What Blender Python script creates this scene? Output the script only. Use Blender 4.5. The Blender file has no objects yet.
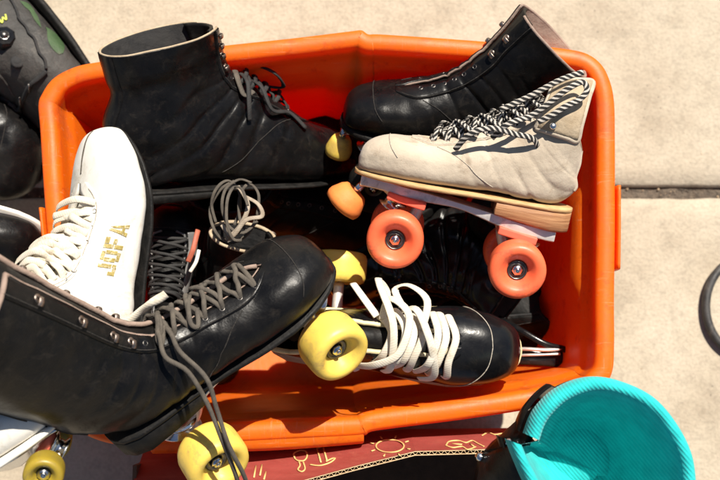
import bpy, math, random
from mathutils import Vector, Matrix, noise
random.seed(7)
V = Vector
PI = math.pi
scene = bpy.context.scene
col = scene.collection

# ------------------------------------------------------------------ camera
TILT = math.radians(8)
F = 977.0
CAM = V((0, -math.sin(TILT), 0.30 + math.cos(TILT)))
RC = Matrix.Rotation(TILT, 3, 'X')
cd = bpy.data.cameras.new('camera')
cam = bpy.data.objects.new('camera', cd)
col.objects.link(cam)
cam.location = CAM
cam.rotation_euler = (TILT, 0, 0)
cd.sensor_width = 36
cd.lens = 36 * F / 720
cd.clip_start = 0.01
cd.clip_end = 200
cd.dof.use_dof = True
cd.dof.focus_distance = 0.93
cd.dof.aperture_fstop = 7.0
scene.camera = cam

def P(px, py, z):
    """photo position at a world height -> world point"""
    d = RC @ V(((px - 360) / F, -(py - 240) / F, -1))
    return CAM + d * ((z - CAM.z) / d.z)

# ------------------------------------------------------------------ materials
def new_mat(name):
    m = bpy.data.materials.new(name)
    m.use_nodes = True
    nt = m.node_tree
    return m, nt, nt.nodes['Principled BSDF']

def N(nt, t, **kw):
    n = nt.nodes.new(t)
    for k, v in kw.items():
        if k in ('inp',):
            for a, b in v.items():
                n.inputs[a].default_value = b
        else:
            setattr(n, k, v)
    return n

def ramp(nt, src, stops):
    r = nt.nodes.new('ShaderNodeValToRGB')
    e = r.color_ramp.elements
    while len(e) < len(stops):
        e.new(0.5)
    for i, (p, c) in enumerate(stops):
        e[i].position = p
        e[i].color = (c, c, c, 1) if isinstance(c, (int, float)) else (*c, 1)
    nt.links.new(src, r.inputs[0])
    return r.outputs[0]

def rmat(name, c1, c2, scale=40, rough=(0.4, 0.6), bump=0.15, bscale=400, scuff=None, sc_scale=25,
         metallic=0.0, coat=0.0, spec=0.5, sss=0.0, sheen=0.0, lo=0.35, hi=0.65, bdist=0.001, stretch=None):
    m, nt, b = new_mat(name)
    L = nt.links.new
    tc = N(nt, 'ShaderNodeTexCoord')
    src = tc.outputs['Object']
    if stretch:
        mp = N(nt, 'ShaderNodeMapping')
        mp.inputs['Scale'].default_value = stretch
        L(src, mp.inputs[0]); src = mp.outputs[0]
    n1 = N(nt, 'ShaderNodeTexNoise'); n1.inputs['Scale'].default_value = scale
    n1.inputs['Detail'].default_value = 8; n1.inputs['Roughness'].default_value = 0.65
    L(src, n1.inputs['Vector'])
    cr = ramp(nt, n1.outputs['Fac'], [(lo, c1), (hi, c2)])
    out = cr
    if scuff:
        n2 = N(nt, 'ShaderNodeTexNoise'); n2.inputs['Scale'].default_value = sc_scale
        n2.inputs['Detail'].default_value = 12; n2.inputs['Roughness'].default_value = 0.78
        n2.inputs['Distortion'].default_value = 0.6
        L(src, n2.inputs['Vector'])
        f = ramp(nt, n2.outputs['Fac'], [(0.52, 0.0), (0.69, 1.0)])
        mx = N(nt, 'ShaderNodeMix', data_type='RGBA')
        L(f, mx.inputs[0]); L(cr, mx.inputs[6]); mx.inputs[7].default_value = (*scuff, 1)
        out = mx.outputs[2]
    L(out, b.inputs['Base Color'])
    rr = ramp(nt, n1.outputs['Fac'], [(0.3, rough[0]), (0.7, rough[1])])
    L(rr, b.inputs['Roughness'])
    b.inputs['Metallic'].default_value = metallic
    b.inputs['Coat Weight'].default_value = coat
    b.inputs['Coat Roughness'].default_value = 0.15
    b.inputs['Specular IOR Level'].default_value = spec
    b.inputs['Sheen Weight'].default_value = sheen
    if sss:
        b.inputs['Subsurface Weight'].default_value = sss
        b.inputs['Subsurface Radius'].default_value = (1.0, 0.5, 0.2)
        b.inputs['Subsurface Scale'].default_value = 0.006
    if bump:
        n3 = N(nt, 'ShaderNodeTexNoise'); n3.inputs['Scale'].default_value = bscale
        n3.inputs['Detail'].default_value = 6
        L(src, n3.inputs['Vector'])
        bp = N(nt, 'ShaderNodeBump'); bp.inputs['Strength'].default_value = bump
        bp.inputs['Distance'].default_value = bdist
        L(n3.outputs['Fac'], bp.inputs['Height'])
        n4 = N(nt, 'ShaderNodeTexNoise'); n4.inputs['Scale'].default_value = bscale * 0.12
        n4.inputs['Detail'].default_value = 3
        L(src, n4.inputs['Vector'])
        bp2 = N(nt, 'ShaderNodeBump'); bp2.inputs['Strength'].default_value = min(1, bump * 1.6)
        bp2.inputs['Distance'].default_value = bdist * 3
        L(n4.outputs['Fac'], bp2.inputs['Height']); L(bp.outputs[0], bp2.inputs['Normal'])
        L(bp2.outputs[0], b.inputs['Normal'])
    return m

M = {}
M['black'] = rmat('scuffed_black_leather', (.0035, .0035, .004), (.008, .0075, .0075), 30, (.25, .42), .14, 500, (.020, .017, .0145), 80, spec=.20)
M['black_dull'] = rmat('dull_black_leather', (.0035, .0035, .0035), (.009, .008, .0075), 30, (.4, .6), .18, 450, (.018, .015, .013), 40, spec=.16)
M['black_shiny'] = rmat('shiny_black_leather', (.004, .004, .005), (.009, .009, .009), 30, (.16, .3), .07, 450, (.016, .014, .012), 40, spec=.32)
M['tan'] = rmat('beige_suede', (.42, .345, .26), (.53, .45, .35), 22, (.85, .95), .2, 900, (.29, .22, .155), 30, sheen=.15)
M['white'] = rmat('white_leather', (.66, .635, .575), (.74, .715, .66), 20, (.35, .5), .1, 450, (.52, .46, .36), 22)
M['lining'] = rmat('pinkish_brown_lining', (.24, .165, .13), (.34, .25, .20), 60, (.7, .9), .3, 800)
M['lining_tan'] = rmat('worn_tan_lining', (.32, .24, .15), (.45, .36, .25), 60, (.7, .9), .3, 800)
M['lining_dark'] = rmat('black_lining', (.012, .012, .013), (.03, .028, .027), 60, (.8, .95), .3, 800)
M['sole_black'] = rmat('black_sole_rubber', (.005, .005, .005), (.012, .011, .010), 60, (.45, .7), .25, 500, (.025, .021, .018), 50, spec=.2)
M['sole_tan'] = rmat('tan_leather_sole', (.42, .25, .10), (.58, .38, .18), 60, (.6, .8), .2, 400, stretch=(1, 1, 5))
M['heel_wood'] = rmat('layered_brown_heel', (.28, .12, .05), (.46, .24, .11), 50, (.5, .7), .2, 300, stretch=(.4, .4, 8))
M['cream'] = rmat('cream_sole_rubber', (.55, .47, .26), (.68, .6, .38), 40, (.4, .6), .1, 300, (.35, .27, .14), 24)
M['white_rub'] = rmat('white_rubber_band', (.72, .68, .6), (.8, .77, .7), 40, (.4, .6), .1, 300)
M['lace_white'] = rmat('white_cotton_lace', (.64, .57, .45), (.76, .70, .59), 60, (.85, .95), .6, 1500, (.42, .35, .25), 45, bdist=.0006)
M['lace_grey'] = rmat('dusty_grey_lace', (.055, .046, .037), (.11, .093, .073), 90, (.85, .95), .6, 1500, bdist=.0006)
M['lace_cream'] = rmat('frayed_beige_lace', (.24, .19, .14), (.38, .32, .25), 90, (.85, .95), .6, 1500, bdist=.0006)
M['lace_black'] = rmat('black_lace', (.012, .012, .012), (.03, .028, .027), 90, (.7, .9), .6, 1500, bdist=.0006)
M['orange_pl'] = rmat('orange_plastic', (.92, .215, .008), (.88, .188, .006), 9, (.38, .55), .1, 300, (.66, .17, .035), 17, sss=.10)
_nt = M['orange_pl'].node_tree
_b = _nt.nodes['Principled BSDF']; _src = _b.inputs['Base Color'].links[0].from_socket
_tc = N(_nt, 'ShaderNodeTexCoord')
for _sc, _colr, _lo, _hi in (((6, 90, 30), (.90, .33, .11, 1), .59, .66), ((110, 8, 25), (.85, .28, .09, 1), .60, .67), ((14, 14, 14), (.36, .075, .012, 1), .56, .72)):
    _mp = N(_nt, 'ShaderNodeMapping'); _mp.inputs['Scale'].default_value = _sc; _mp.inputs['Rotation'].default_value = (.2, .1, .35)
    _nt.links.new(_tc.outputs['Object'], _mp.inputs[0])
    _nz = N(_nt, 'ShaderNodeTexNoise'); _nz.inputs['Scale'].default_value = 3.0; _nz.inputs['Detail'].default_value = 9; _nz.inputs['Roughness'].default_value = .7
    _nt.links.new(_mp.outputs[0], _nz.inputs['Vector'])
    _f = ramp(_nt, _nz.outputs['Fac'], [(_lo, 0.0), (_hi, .8)])
    _m2 = N(_nt, 'ShaderNodeMix', data_type='RGBA'); _m2.inputs[7].default_value = _colr
    _nt.links.new(_f, _m2.inputs[0]); _nt.links.new(_src, _m2.inputs[6]); _src = _m2.outputs[2]
_nt.links.new(_src, _b.inputs['Base Color'])
_tr = _nt.nodes.new('ShaderNodeBsdfTranslucent'); _tr.inputs[0].default_value = (1, .02, .0, 1)
_mx = _nt.nodes.new('ShaderNodeMixShader'); _mx.inputs[0].default_value = .40
_nt.links.new(_nt.nodes['Principled BSDF'].outputs[0], _mx.inputs[1]); _nt.links.new(_tr.outputs[0], _mx.inputs[2])
_nt.links.new(_mx.outputs[0], _nt.nodes['Material Output'].inputs[0])
M['wheel_or'] = rmat('coral_orange_urethane', (.94, .165, .065), (.88, .135, .05), 26, (.35, .55), .12, 240, (.34, .07, .045), 34, sss=.2)
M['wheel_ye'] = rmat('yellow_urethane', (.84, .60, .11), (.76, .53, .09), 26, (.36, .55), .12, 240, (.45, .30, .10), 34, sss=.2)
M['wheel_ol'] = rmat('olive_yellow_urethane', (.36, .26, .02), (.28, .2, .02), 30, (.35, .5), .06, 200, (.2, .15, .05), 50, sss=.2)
M['metal'] = rmat('cast_aluminium', (.80, .74, .68), (.90, .84, .78), 60, (.34, .55), .12, 300, (.42, .38, .34), 40, metallic=.6)
M['chrome'] = rmat('polished_steel', (.6, .6, .6), (.7, .7, .7), 60, (.1, .25), .03, 300, metallic=1)
M['steel_dark'] = rmat('dull_steel', (.09, .085, .08), (.2, .185, .17), 90, (.3, .5), .1, 400, metallic=1)
M['stop_or'] = rmat('orange_rubber_stop', (.86, .26, .055), (.76, .2, .04), 40, (.55, .75), .12, 300, (.5, .14, .04), 40)
M['pinkgum'] = rmat('coral_rubber_cushion', (.74, .16, .09), (.64, .12, .07), 40, (.5, .7), .1, 300)
M['teal'] = None
M['hook'] = rmat('worn_bronze_hooks', (.22, .17, .14), (.36, .29, .25), 120, (.3, .5), .1, 400, metallic=1)
M['grey_leather'] = rmat('silver_grey_leather', (.13, .13, .13), (.22, .21, .2), 40, (.3, .5), .2, 500, (.1, .09, .08), 30)
M['gold'] = rmat('worn_gold_print', (.27, .20, .045), (.42, .33, .10), 300, (.4, .6), .1, 500, (.76, .72, .62), 260, lo=.4, hi=.6)
M['stitch'] = rmat('grey_stitching', (.014, .012, .010), (.032, .027, .023), 300, (.8, .9), .5, 1500)
M['stitch_w'] = rmat('cream_stitching', (.36, .31, .25), (.46, .41, .34), 300, (.8, .9), .5, 1500)
M['crack'] = rmat('dark_seam', (.05, .04, .03), (.1, .08, .06), 300, (.8, .9), .2, 800)
M['rust'] = rmat('reddish_brown_strap', (.32, .07, .035), (.42, .11, .06), 60, (.5, .7), .2, 500)
M['card'] = rmat('red_printed_cardboard', (.27, .045, .035), (.33, .058, .045), 26, (.6, .75), .08, 300, (.36, .09, .06), 20, stretch=(1, 6, 1))
M['card_brown'] = rmat('brown_corrugated_board', (.46, .31, .17), (.58, .42, .25), 90, (.85, .95), .4, 900)
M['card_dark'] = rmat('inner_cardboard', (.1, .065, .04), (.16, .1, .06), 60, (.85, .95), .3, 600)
M['ink'] = rmat('yellow_ink', (.78, .5, .19), (.7, .43, .16), 90, (.6, .7), .1, 600)
M['fabric_grey'] = rmat('dark_grey_nylon', (.022, .02, .018), (.05, .044, .039), 18, (.6, .8), .35, 900, (.085, .075, .064), 22)
M['green'] = rmat('faded_green_print', (.03, .065, .022), (.05, .09, .035), 40, (.55, .75), .3, 900, (.075, .07, .055), 24)
M['lime'] = rmat('lime_letters', (.5, .56, .06), (.56, .6, .1), 40, (.5, .6), .1, 500)
M['hose'] = rmat('black_rubber_hose', (.02, .02, .02), (.045, .042, .04), 50, (.45, .65), .2, 400, (.13, .11, .09), 40)
M['dirt'] = rmat('dark_joint_filler', (.06, .046, .035), (.15, .115, .085), 120, (.9, 1), .8, 400, bdist=.003)
M['trash'] = rmat('tan_grit', (.3, .2, .12), (.5, .38, .25), 120, (.9, 1), .8, 400)

for _k in ('lace_white', 'lace_grey', 'lace_cream', 'lace_black'):
    _nt = M[_k].node_tree; _b = _nt.nodes['Principled BSDF']
    _uv = N(_nt, 'ShaderNodeUVMap'); _mp = N(_nt, 'ShaderNodeMapping'); _mp.inputs['Scale'].default_value = (230, 2.5, 1)
    _wv = N(_nt, 'ShaderNodeTexWave'); _wv.bands_direction = 'DIAGONAL'; _wv.inputs['Scale'].default_value = 1; _wv.inputs['Distortion'].default_value = .6
    _nt.links.new(_uv.outputs[0], _mp.inputs[0]); _nt.links.new(_mp.outputs[0], _wv.inputs['Vector'])
    _bp = N(_nt, 'ShaderNodeBump'); _bp.inputs['Strength'].default_value = .2; _bp.inputs['Distance'].default_value = .0004
    _nt.links.new(_wv.outputs['Fac'], _bp.inputs['Height']); _nt.links.new(_bp.outputs[0], _b.inputs['Normal'])
    _s = _b.inputs['Base Color'].links[0].from_socket
    _m2 = N(_nt, 'ShaderNodeMix', data_type='RGBA', blend_type='MULTIPLY'); _m2.inputs[0].default_value = 1
    _c = ramp(_nt, _wv.outputs['Fac'], [(.0, .93), (.6, 1.0)])
    _nt.links.new(_s, _m2.inputs[6]); _nt.links.new(_c, _m2.inputs[7]); _nt.links.new(_m2.outputs[2], _b.inputs['Base Color'])

# teal knit with ribs
m, nt, b = new_mat('teal_ribbed_knit')
L_ = nt.links.new
uv = N(nt, 'ShaderNodeUVMap')
wv = N(nt, 'ShaderNodeTexWave'); wv.inputs['Scale'].default_value = 1.0; wv.inputs['Distortion'].default_value = 0.0
wv.bands_direction = 'DIAGONAL'
mp = N(nt, 'ShaderNodeMapping'); mp.inputs['Scale'].default_value = (165, 140, 40)
L_(N(nt, 'ShaderNodeTexCoord').outputs['Object'], mp.inputs[0]); L_(mp.outputs[0], wv.inputs['Vector'])
nn = N(nt, 'ShaderNodeTexNoise'); nn.inputs['Scale'].default_value = 60; nn.inputs['Detail'].default_value = 6
tc = N(nt, 'ShaderNodeTexCoord'); L_(tc.outputs['Object'], nn.inputs['Vector'])
cr = ramp(nt, nn.outputs['Fac'], [(.35, (.006, .40, .40)), (.65, (.012, .50, .49))])
L_(cr, b.inputs['Base Color'])
b.inputs['Roughness'].default_value = .9
b.inputs['Sheen Weight'].default_value = .15
bp = N(nt, 'ShaderNodeBump'); bp.inputs['Strength'].default_value = .4; bp.inputs['Distance'].default_value = .0009
L_(wv.outputs['Fac'], bp.inputs['Height'])
nb = N(nt, 'ShaderNodeTexNoise'); nb.inputs['Scale'].default_value = 1500
L_(tc.outputs['Object'], nb.inputs['Vector'])
bp2 = N(nt, 'ShaderNodeBump'); bp2.inputs['Strength'].default_value = .5; bp2.inputs['Distance'].default_value = .0006
L_(nb.outputs['Fac'], bp2.inputs['Height']); L_(bp.outputs[0], bp2.inputs['Normal'])
L_(bp2.outputs[0], b.inputs['Normal'])
M['teal'] = m

# zebra lace
m, nt, b = new_mat('black_white_striped_lace')
uv = N(nt, 'ShaderNodeUVMap')
mp = N(nt, 'ShaderNodeMapping'); mp.inputs['Scale'].default_value = (330, 5.0, 1)
nt.links.new(uv.outputs[0], mp.inputs[0])
wv = N(nt, 'ShaderNodeTexWave'); wv.inputs['Scale'].default_value = .32; wv.bands_direction = 'DIAGONAL'
wv.inputs['Distortion'].default_value = 1.2; wv.inputs['Detail Scale'].default_value = 2
nt.links.new(mp.outputs[0], wv.inputs['Vector'])
cr = ramp(nt, wv.outputs['Fac'], [(.56, (.010, .010, .010)), (.72, (.46, .42, .37))])
nt.links.new(cr, b.inputs['Base Color'])
b.inputs['Roughness'].default_value = .9
M['zebra'] = m

# ground
m, nt, b = new_mat('sunlit_concrete')
L_ = nt.links.new
tc = N(nt, 'ShaderNodeTexCoord')
n1 = N(nt, 'ShaderNodeTexNoise'); n1.inputs['Scale'].default_value = 7; n1.inputs['Detail'].default_value = 12; n1.inputs['Roughness'].default_value = .62
n2 = N(nt, 'ShaderNodeTexNoise'); n2.inputs['Scale'].default_value = 230; n2.inputs['Detail'].default_value = 5
n5 = N(nt, 'ShaderNodeTexNoise'); n5.inputs['Scale'].default_value = 45; n5.inputs['Detail'].default_value = 10; n5.inputs['Roughness'].default_value = .75
n3 = N(nt, 'ShaderNodeTexVoronoi'); n3.inputs['Scale'].default_value = 75
for n in (n1, n2, n3, n5): L_(tc.outputs['Object'], n.inputs['Vector'])
c1 = ramp(nt, n1.outputs['Fac'], [(.30, (.34, .28, .205)), (.48, (.445, .378, .285)), (.7, (.515, .445, .345))])
c2 = ramp(nt, n2.outputs['Fac'], [(.3, .87), (.6, 1.03)])
c5 = ramp(nt, n5.outputs['Fac'], [(.32, .78), (.5, .98), (.8, 1.05)])
sp = ramp(nt, n3.outputs['Distance'], [(.04, .45), (.11, 1.0)])
msk = ramp(nt, n1.outputs['Fac'], [(.42, 1.0), (.5, 0.0)])
def mul(a, bb):
    x = N(nt, 'ShaderNodeMix', data_type='RGBA', blend_type='MULTIPLY'); x.inputs[0].default_value = 1
    L_(a, x.inputs[6]); L_(bb, x.inputs[7]); return x.outputs[2]
c = mul(mul(c1, c2), c5)
x = N(nt, 'ShaderNodeMix', data_type='RGBA', blend_type='MULTIPLY')
L_(msk, x.inputs[0]); L_(c, x.inputs[6]); L_(sp, x.inputs[7])
L_(x.outputs[2], b.inputs['Base Color'])
b.inputs['Roughness'].default_value = .88
bp = N(nt, 'ShaderNodeBump'); bp.inputs['Strength'].default_value = .5; bp.inputs['Distance'].default_value = .0015
L_(n2.outputs['Fac'], bp.inputs['Height'])
bp2 = N(nt, 'ShaderNodeBump'); bp2.inputs['Strength'].default_value = .4; bp2.inputs['Distance'].default_value = .005
L_(n5.outputs['Fac'], bp2.inputs['Height']); L_(bp.outputs[0], bp2.inputs['Normal'])
L_(bp2.outputs[0], b.inputs['Normal'])
M['concrete'] = m

# ------------------------------------------------------------------ mesh helpers
def catmull(pts, n):
    """resample control points (any-dim tuples) to n samples, uniform in control index"""
    pts = [tuple(p) for p in pts]
    K = len(pts) - 1
    out = []
    for i in range(n):
        t = K * i / (n - 1)
        k = min(int(t), K - 1); f = t - k
        p0 = pts[max(k - 1, 0)]; p1 = pts[k]; p2 = pts[k + 1]; p3 = pts[min(k + 2, K)]
        out.append(tuple(0.5 * (2 * b + (c - a) * f + (2 * a - 5 * b + 4 * c - d) * f * f + (3 * b - a - 3 * c + d) * f ** 3)
                         for a, b, c, d in zip(p0, p1, p2, p3)))
    return out

class MB:
    def __init__(s): s.v = []; s.f = []; s.m = []; s.uv = []
    def grid(s, rows, close_v=False, mat=0, uvs=None, flip=False):
        b0 = len(s.v); n = len(rows[0])
        for r in rows: s.v += [tuple(p) for p in r]
        for i in range(len(rows) - 1):
            for j in range(n if close_v else n - 1):
                j2 = (j + 1) % n
                q = [b0 + i * n + j, b0 + i * n + j2, b0 + (i + 1) * n + j2, b0 + (i + 1) * n + j]
                u = [(i, j), (i, j + 1), (i + 1, j + 1), (i + 1, j)]
                if flip: q.reverse(); u.reverse()
                s.f.append(q); s.m.append(mat)
                s.uv.append([uvs[a](b_) if callable(uvs) else ((uvs[a][b_ if b_ < len(uvs[a]) else 0]) if uvs else (a, b_)) for a, b_ in u])
        return b0
    def face(s, idx, mat=0): s.f.append(list(idx)); s.m.append(mat); s.uv.append([(0, 0)] * len(idx))
    def sweep(s, path, a, b=None, nrm=None, k=8, mat=0, cap=True, dense=True, taper=None):
        b = b or a
        pts = [V(p) for p in path]
        if dense and len(pts) > 2: pts = [V(p) for p in catmull(pts, max(8, (len(pts) - 1) * 6 + 1))]
        n = len(pts)
        if nrm is None: nrms = None
        elif callable(nrm): nrms = [nrm(p) for p in pts]
        elif isinstance(nrm, list):
            nrms = [V(p) for p in catmull([tuple(q) for q in nrm], n)]
        else: nrms = [V(nrm)] * n
        rows = []; uvs = []; prev = None; dist = 0
        for i, p in enumerate(pts):
            t = (pts[min(i + 1, n - 1)] - pts[max(i - 1, 0)])
            if t.length < 1e-9: t = V((1, 0, 0))
            t.normalize()
            if nrms: h = nrms[i]
            else: h = prev if prev else (V((0, 0, 1)) if abs(t.z) < .9 else V((0, 1, 0)))
            h = h - t * h.dot(t)
            if h.length < 1e-6: h = t.orthogonal()
            h.normalize(); prev = h
            sd = t.cross(h)
            if i: dist += (p - pts[i - 1]).length
            sc = taper(i / (n - 1)) if taper else 1
            rows.append([p + sd * (math.cos(2 * PI * j / k) * a * sc) + h * (math.sin(2 * PI * j / k) * b * sc) for j in range(k)])
            uvs.append([(dist, j / k) for j in range(k + 1)])
        b0 = s.grid(rows, True, mat, uvs)
        if cap:
            s.face(list(range(b0, b0 + k))[::-1], mat)
            s.face(list(range(b0 + (n - 1) * k, b0 + n * k)), mat)
    def lathe(s, prof, c, axis, k=36, mat=0, closed=True):
        """prof: (radius, height) ring list; closed loop of rings when closed"""
        c = V(c); ax = V(axis).normalized(); e1 = ax.orthogonal().normalized(); e2 = ax.cross(e1)
        rows = [[c + ax * h + (e1 * math.cos(2 * PI * j / k) + e2 * math.sin(2 * PI * j / k)) * r for j in range(k)] for r, h in prof]
        if closed: rows.append(rows[0])
        b0 = s.grid(rows, True, mat)
        if not closed:
            if prof[0][0] > 1e-6: s.face(list(range(b0, b0 + k))[::-1], mat)
            if prof[-1][0] > 1e-6: s.face([b0 + (len(prof) - 1) * k + j for j in range(k)], mat)
    def box(s, c, dx, dy, dz, ax=None, mat=0, r=.0):
        c = V(c)
        A = ax or (V((1, 0, 0)), V((0, 1, 0)), V((0, 0, 1)))
        b0 = len(s.v)
        for i in (-1, 1):
            for j in (-1, 1):
                for k in (-1, 1):
                    s.v.append(tuple(c + A[0] * (i * dx / 2) + A[1] * (j * dy / 2) + A[2] * (k * dz / 2)))
        for q in ((0, 1, 3, 2), (4, 6, 7, 5), (0, 4, 5, 1), (2, 3, 7, 6), (0, 2, 6, 4), (1, 5, 7, 3)):
            s.face([b0 + a for a in q], mat)
    def build(s, name, mats, parent=None, smooth=True, bevel=0, sub=0):
        me = bpy.data.meshes.new(name)
        me.from_pydata(s.v, [], s.f)
        if not isinstance(mats, (list, tuple)): mats = [mats]
        for mm in mats: me.materials.append(mm)
        me.polygons.foreach_set('material_index', s.m)
        uvl = me.uv_layers.new(name='UVMap')
        li = 0
        for u in s.uv:
            for q in u: uvl.data[li].uv = q; li += 1
        me.polygons.foreach_set('use_smooth', [smooth] * len(s.f))
        import bmesh
        bm = bmesh.new(); bm.from_mesh(me)
        bmesh.ops.remove_doubles(bm, verts=bm.verts, dist=1e-6)
        bmesh.ops.recalc_face_normals(bm, faces=bm.faces)
        bm.to_mesh(me); bm.free()
        o = bpy.data.objects.new(name, me); col.objects.link(o)
        if parent: o.parent = parent
        if bevel:
            bv = o.modifiers.new('bevel', 'BEVEL'); bv.width = bevel; bv.segments = 3; bv.limit_method = 'ANGLE'
        if sub:
            sd = o.modifiers.new('sub', 'SUBSURF'); sd.levels = sub; sd.render_levels = sub
        return o

def tag(o, label=None, cat=None, group=None, kind=None):
    if label: o['label'] = label
    if cat: o['category'] = cat
    if group: o['group'] = group
    if kind: o['kind'] = kind
    return o

def empty(name, mat):
    o = bpy.data.objects.new(name, None); col.objects.link(o)
    o.empty_display_size = .05
    o.matrix_world = mat
    return o

def frame(toe, heel, up):
    """toe and heel are world points; up is a hint for the boot's own up"""
    toe, heel = V(toe), V(heel)
    x = (toe - heel); L = x.length; x.normalize()
    z = V(up); z = (z - x * z.dot(x)).normalized()
    y = z.cross(x)
    m = Matrix((x, y, z)).transposed().to_4x4(); m.translation = heel
    return m, L

# ------------------------------------------------------------------ boot profiles (unit length): B(x,z) T(x,z) halfwidth
HIGH = [((1.0, .05), (1.0, .058), .012), ((.988, .012), (.985, .115), .085), ((.945, .0), (.945, .155), .128), ((.86, .0), (.87, .185), .165),
        ((.72, .0), (.77, .215), .182), ((.55, .008), (.665, .27), .165), ((.38, .02), (.57, .345), .142), ((.22, .015), (.50, .425), .132),
        ((.06, .015), (.45, .50), .125), ((-.02, .13), (.425, .57), .122), ((.015, .32), (.41, .65), .128), ((.0, .50), (.405, .73), .142),
        ((-.03, .68), (.40, .81), .158)]
LOW = [((1.0, .05), (1.0, .058), .012), ((.988, .012), (.985, .115), .085), ((.945, .0), (.945, .165), .132), ((.86, .0), (.87, .20), .170),
       ((.72, .0), (.77, .225), .188), ((.55, .0), (.665, .26), .172), ((.38, .0), (.57, .30), .148), ((.22, .0), (.50, .335), .135),
       ((.06, .0), (.46, .35), .12), ((-.015, .10), (.42, .355), .115), ((.01, .22), (.38, .36), .11), ((.0, .30), (.34, .365), .105), ((.0, .34), (.30, .37), .10)]

class Boot:
    NS = 61
    def __init__(s, prof, L, amp=.0012, seed=0, seam_u=None, squash=0, pinch=None):
        s.L = L; s.amp = amp; s.seed = seed
        flat = [(b[0], b[1], t[0], t[1], w) for b, t, w in prof]
        s.st = catmull(flat, s.NS)
        s.K = len(prof) - 1
    def st_at(s, c):
        """c = control index (0..K)"""
        f = max(0, min(c / s.K, 1)) * (s.NS - 1); k = min(int(f), s.NS - 2); f -= k
        return [a * (1 - f) + b * f for a, b in zip(s.st[k], s.st[k + 1])]
    def raw(s, c, phi):
        bx, bz, tx, tz, w = s.st_at(c)
        cx, cz = (bx + tx) / 2, (bz + tz) / 2; ax, az = (tx - bx) / 2, (tz - bz) / 2
        cp, sp_ = math.cos(phi), math.sin(phi)
        bot = max(0, min(1, (8.2 - c) / .8))             # squarer underneath along the sole
        e = 1.0 if cp > 0 else 1 - .45 * bot
        e2 = .88 if cp > 0 else 1 - .5 * bot
        f = math.copysign(abs(cp) ** e, cp); g = math.copysign(abs(sp_) ** e2, sp_)
        return V(((cx + ax * f) * s.L, w * g * s.L, (cz + az * f) * s.L))
    def S(s, c, phi, off=0.0):
        p = s.raw(c, phi)
        d = .03
        n = (s.raw(min(c + d, s.K), phi) - s.raw(max(c - d, 0), phi)).cross(s.raw(c, phi + .03) - s.raw(c, phi - .03))
        if n.length < 1e-12: n = V((1, 0, 0))
        n.normalize()
        bx, bz, tx, tz, w = s.st_at(c)
        cen = V(((bx + tx) / 2 * s.L, 0, (bz + tz) / 2 * s.L))
        if n.dot(p - cen) < 0 and (p - cen).length > 1e-6: n = -n
        k = math.sin(min(1, max(0, (c - 1.5) / 3)) * PI / 2)
        q = p * 28 + V((s.seed * 7.3, 0, 0))
        w1 = noise.noise(q) * 1.0 + noise.noise(q * 2.3) * .5
        ph_ = c * 3.6 + noise.noise(p * 14 + V((s.seed, 3, 1))) * 4.0
        cr = (.35 - (1 - abs(math.sin(ph_))) ** 3 * 1.7) * math.exp(-((c - 7.2) / 2.2) ** 2) * (.35 + .65 * abs(noise.noise(p * 11 + V((9, s.seed, 4)))) * 2.2)
        return p + n * (off + s.amp * k * (w1 * 1.3 + cr * 1.15)), n

    def upper(s, parent, mats, c0=4.4, c1=6.0, gap=.28, gap_end=.42, thick=.0028, seams=(), name='boot_upper', cmax=None, stitch=None, ntheta=84, panel=True):
        """mats = [leather, lining, stitching]"""
        cmax = cmax or s.K
        s.c0 = c0
        def g(c):
            if c <= c0: return 0.0
            a = min(1, (c - c0) / max(.01, c1 - c0)); a = a * a * (3 - 2 * a)
            b = max(0, (c - c1) / (s.K - c1))
            return gap * math.sqrt(max(a, 1e-4)) + (gap_end - gap) * b
        s.g = g
        mb = MB(); outer = []; inner = []
        n = 150
        for i in range(n):
            c = cmax * i / (n - 1)
            c = max(c, .02)
            gg = g(c)
            ro = []; ri = []
            for j in range(ntheta + 1):
                phi = gg + (2 * PI - 2 * gg) * j / ntheta
                p, nn_ = s.S(c, phi); ro.append(p)
                ri.append(p - nn_ * min(thick, .3 * s.st_at(c)[4] * s.L))
            outer.append(ro); inner.append(ri)
        cf = next((i for i in range(n) if cmax * i / (n - 1) > c0), n - 1)
        mb.grid(outer, False, 0)
        ist = 6
        mb.grid(inner[ist:], False, 1, flip=True)
        # edges
        er = [[outer[i][0], inner[i][0]] for i in range(max(cf - 1, ist), n)]
        mb.grid(er, False, 1)
        er = [[outer[i][-1], inner[i][-1]] for i in range(max(cf - 1, ist), n)]
        mb.grid(er, False, 1, flip=True)
        mb.grid([[outer[-1][j], inner[-1][j]] for j in range(ntheta + 1)], False, 1)
        if panel:
            for sg in (1, -1):
                rows = []
                for i in range(60):
                    c = 3.95 + (cmax - 4.0) * i / 59
                    lo_ = g(c) + .01; hi_ = max(lo_ + .05, (.16 + .52 * math.sin(min(1, (c - 3.9) / 1.1) * PI / 2)) + max(0, c - 8) * .02)
                    r = []
                    for j, f_ in enumerate((0, 0, .25, .5, .75, 1, 1)):
                        r.append(s.S(c, sg * (lo_ + (hi_ - lo_) * f_), -.0002 if j in (0, 6) else .0011)[0])
                    rows.append(r)
                mb.grid(rows, False, 0)
            rows = []
            for i in range(30):
                c = 8.9 + (cmax - 8.9) * i / 29
                rows.append([s.S(c, PI + .36 * f_, o_)[0] for f_, o_ in ((-1, -.0002), (-1, .001), (-.5, .0011), (0, .0012), (.5, .0011), (1, .001), (1, -.0002))])
            mb.grid(rows, False, 0)
        # seams: list of lists of (c, phi)
        for sm in seams:
            for sg in (1, -1):
                pts = [s.S(c, phi * sg, .0011 if sm is EYESTAY else .0003)[0] for c, phi in catmull(sm, len(sm) * 7)]
                mb.sweep(pts, .0005, .0005, k=5, mat=2, dense=False)
        return mb.build(name, mats, parent)

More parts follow.
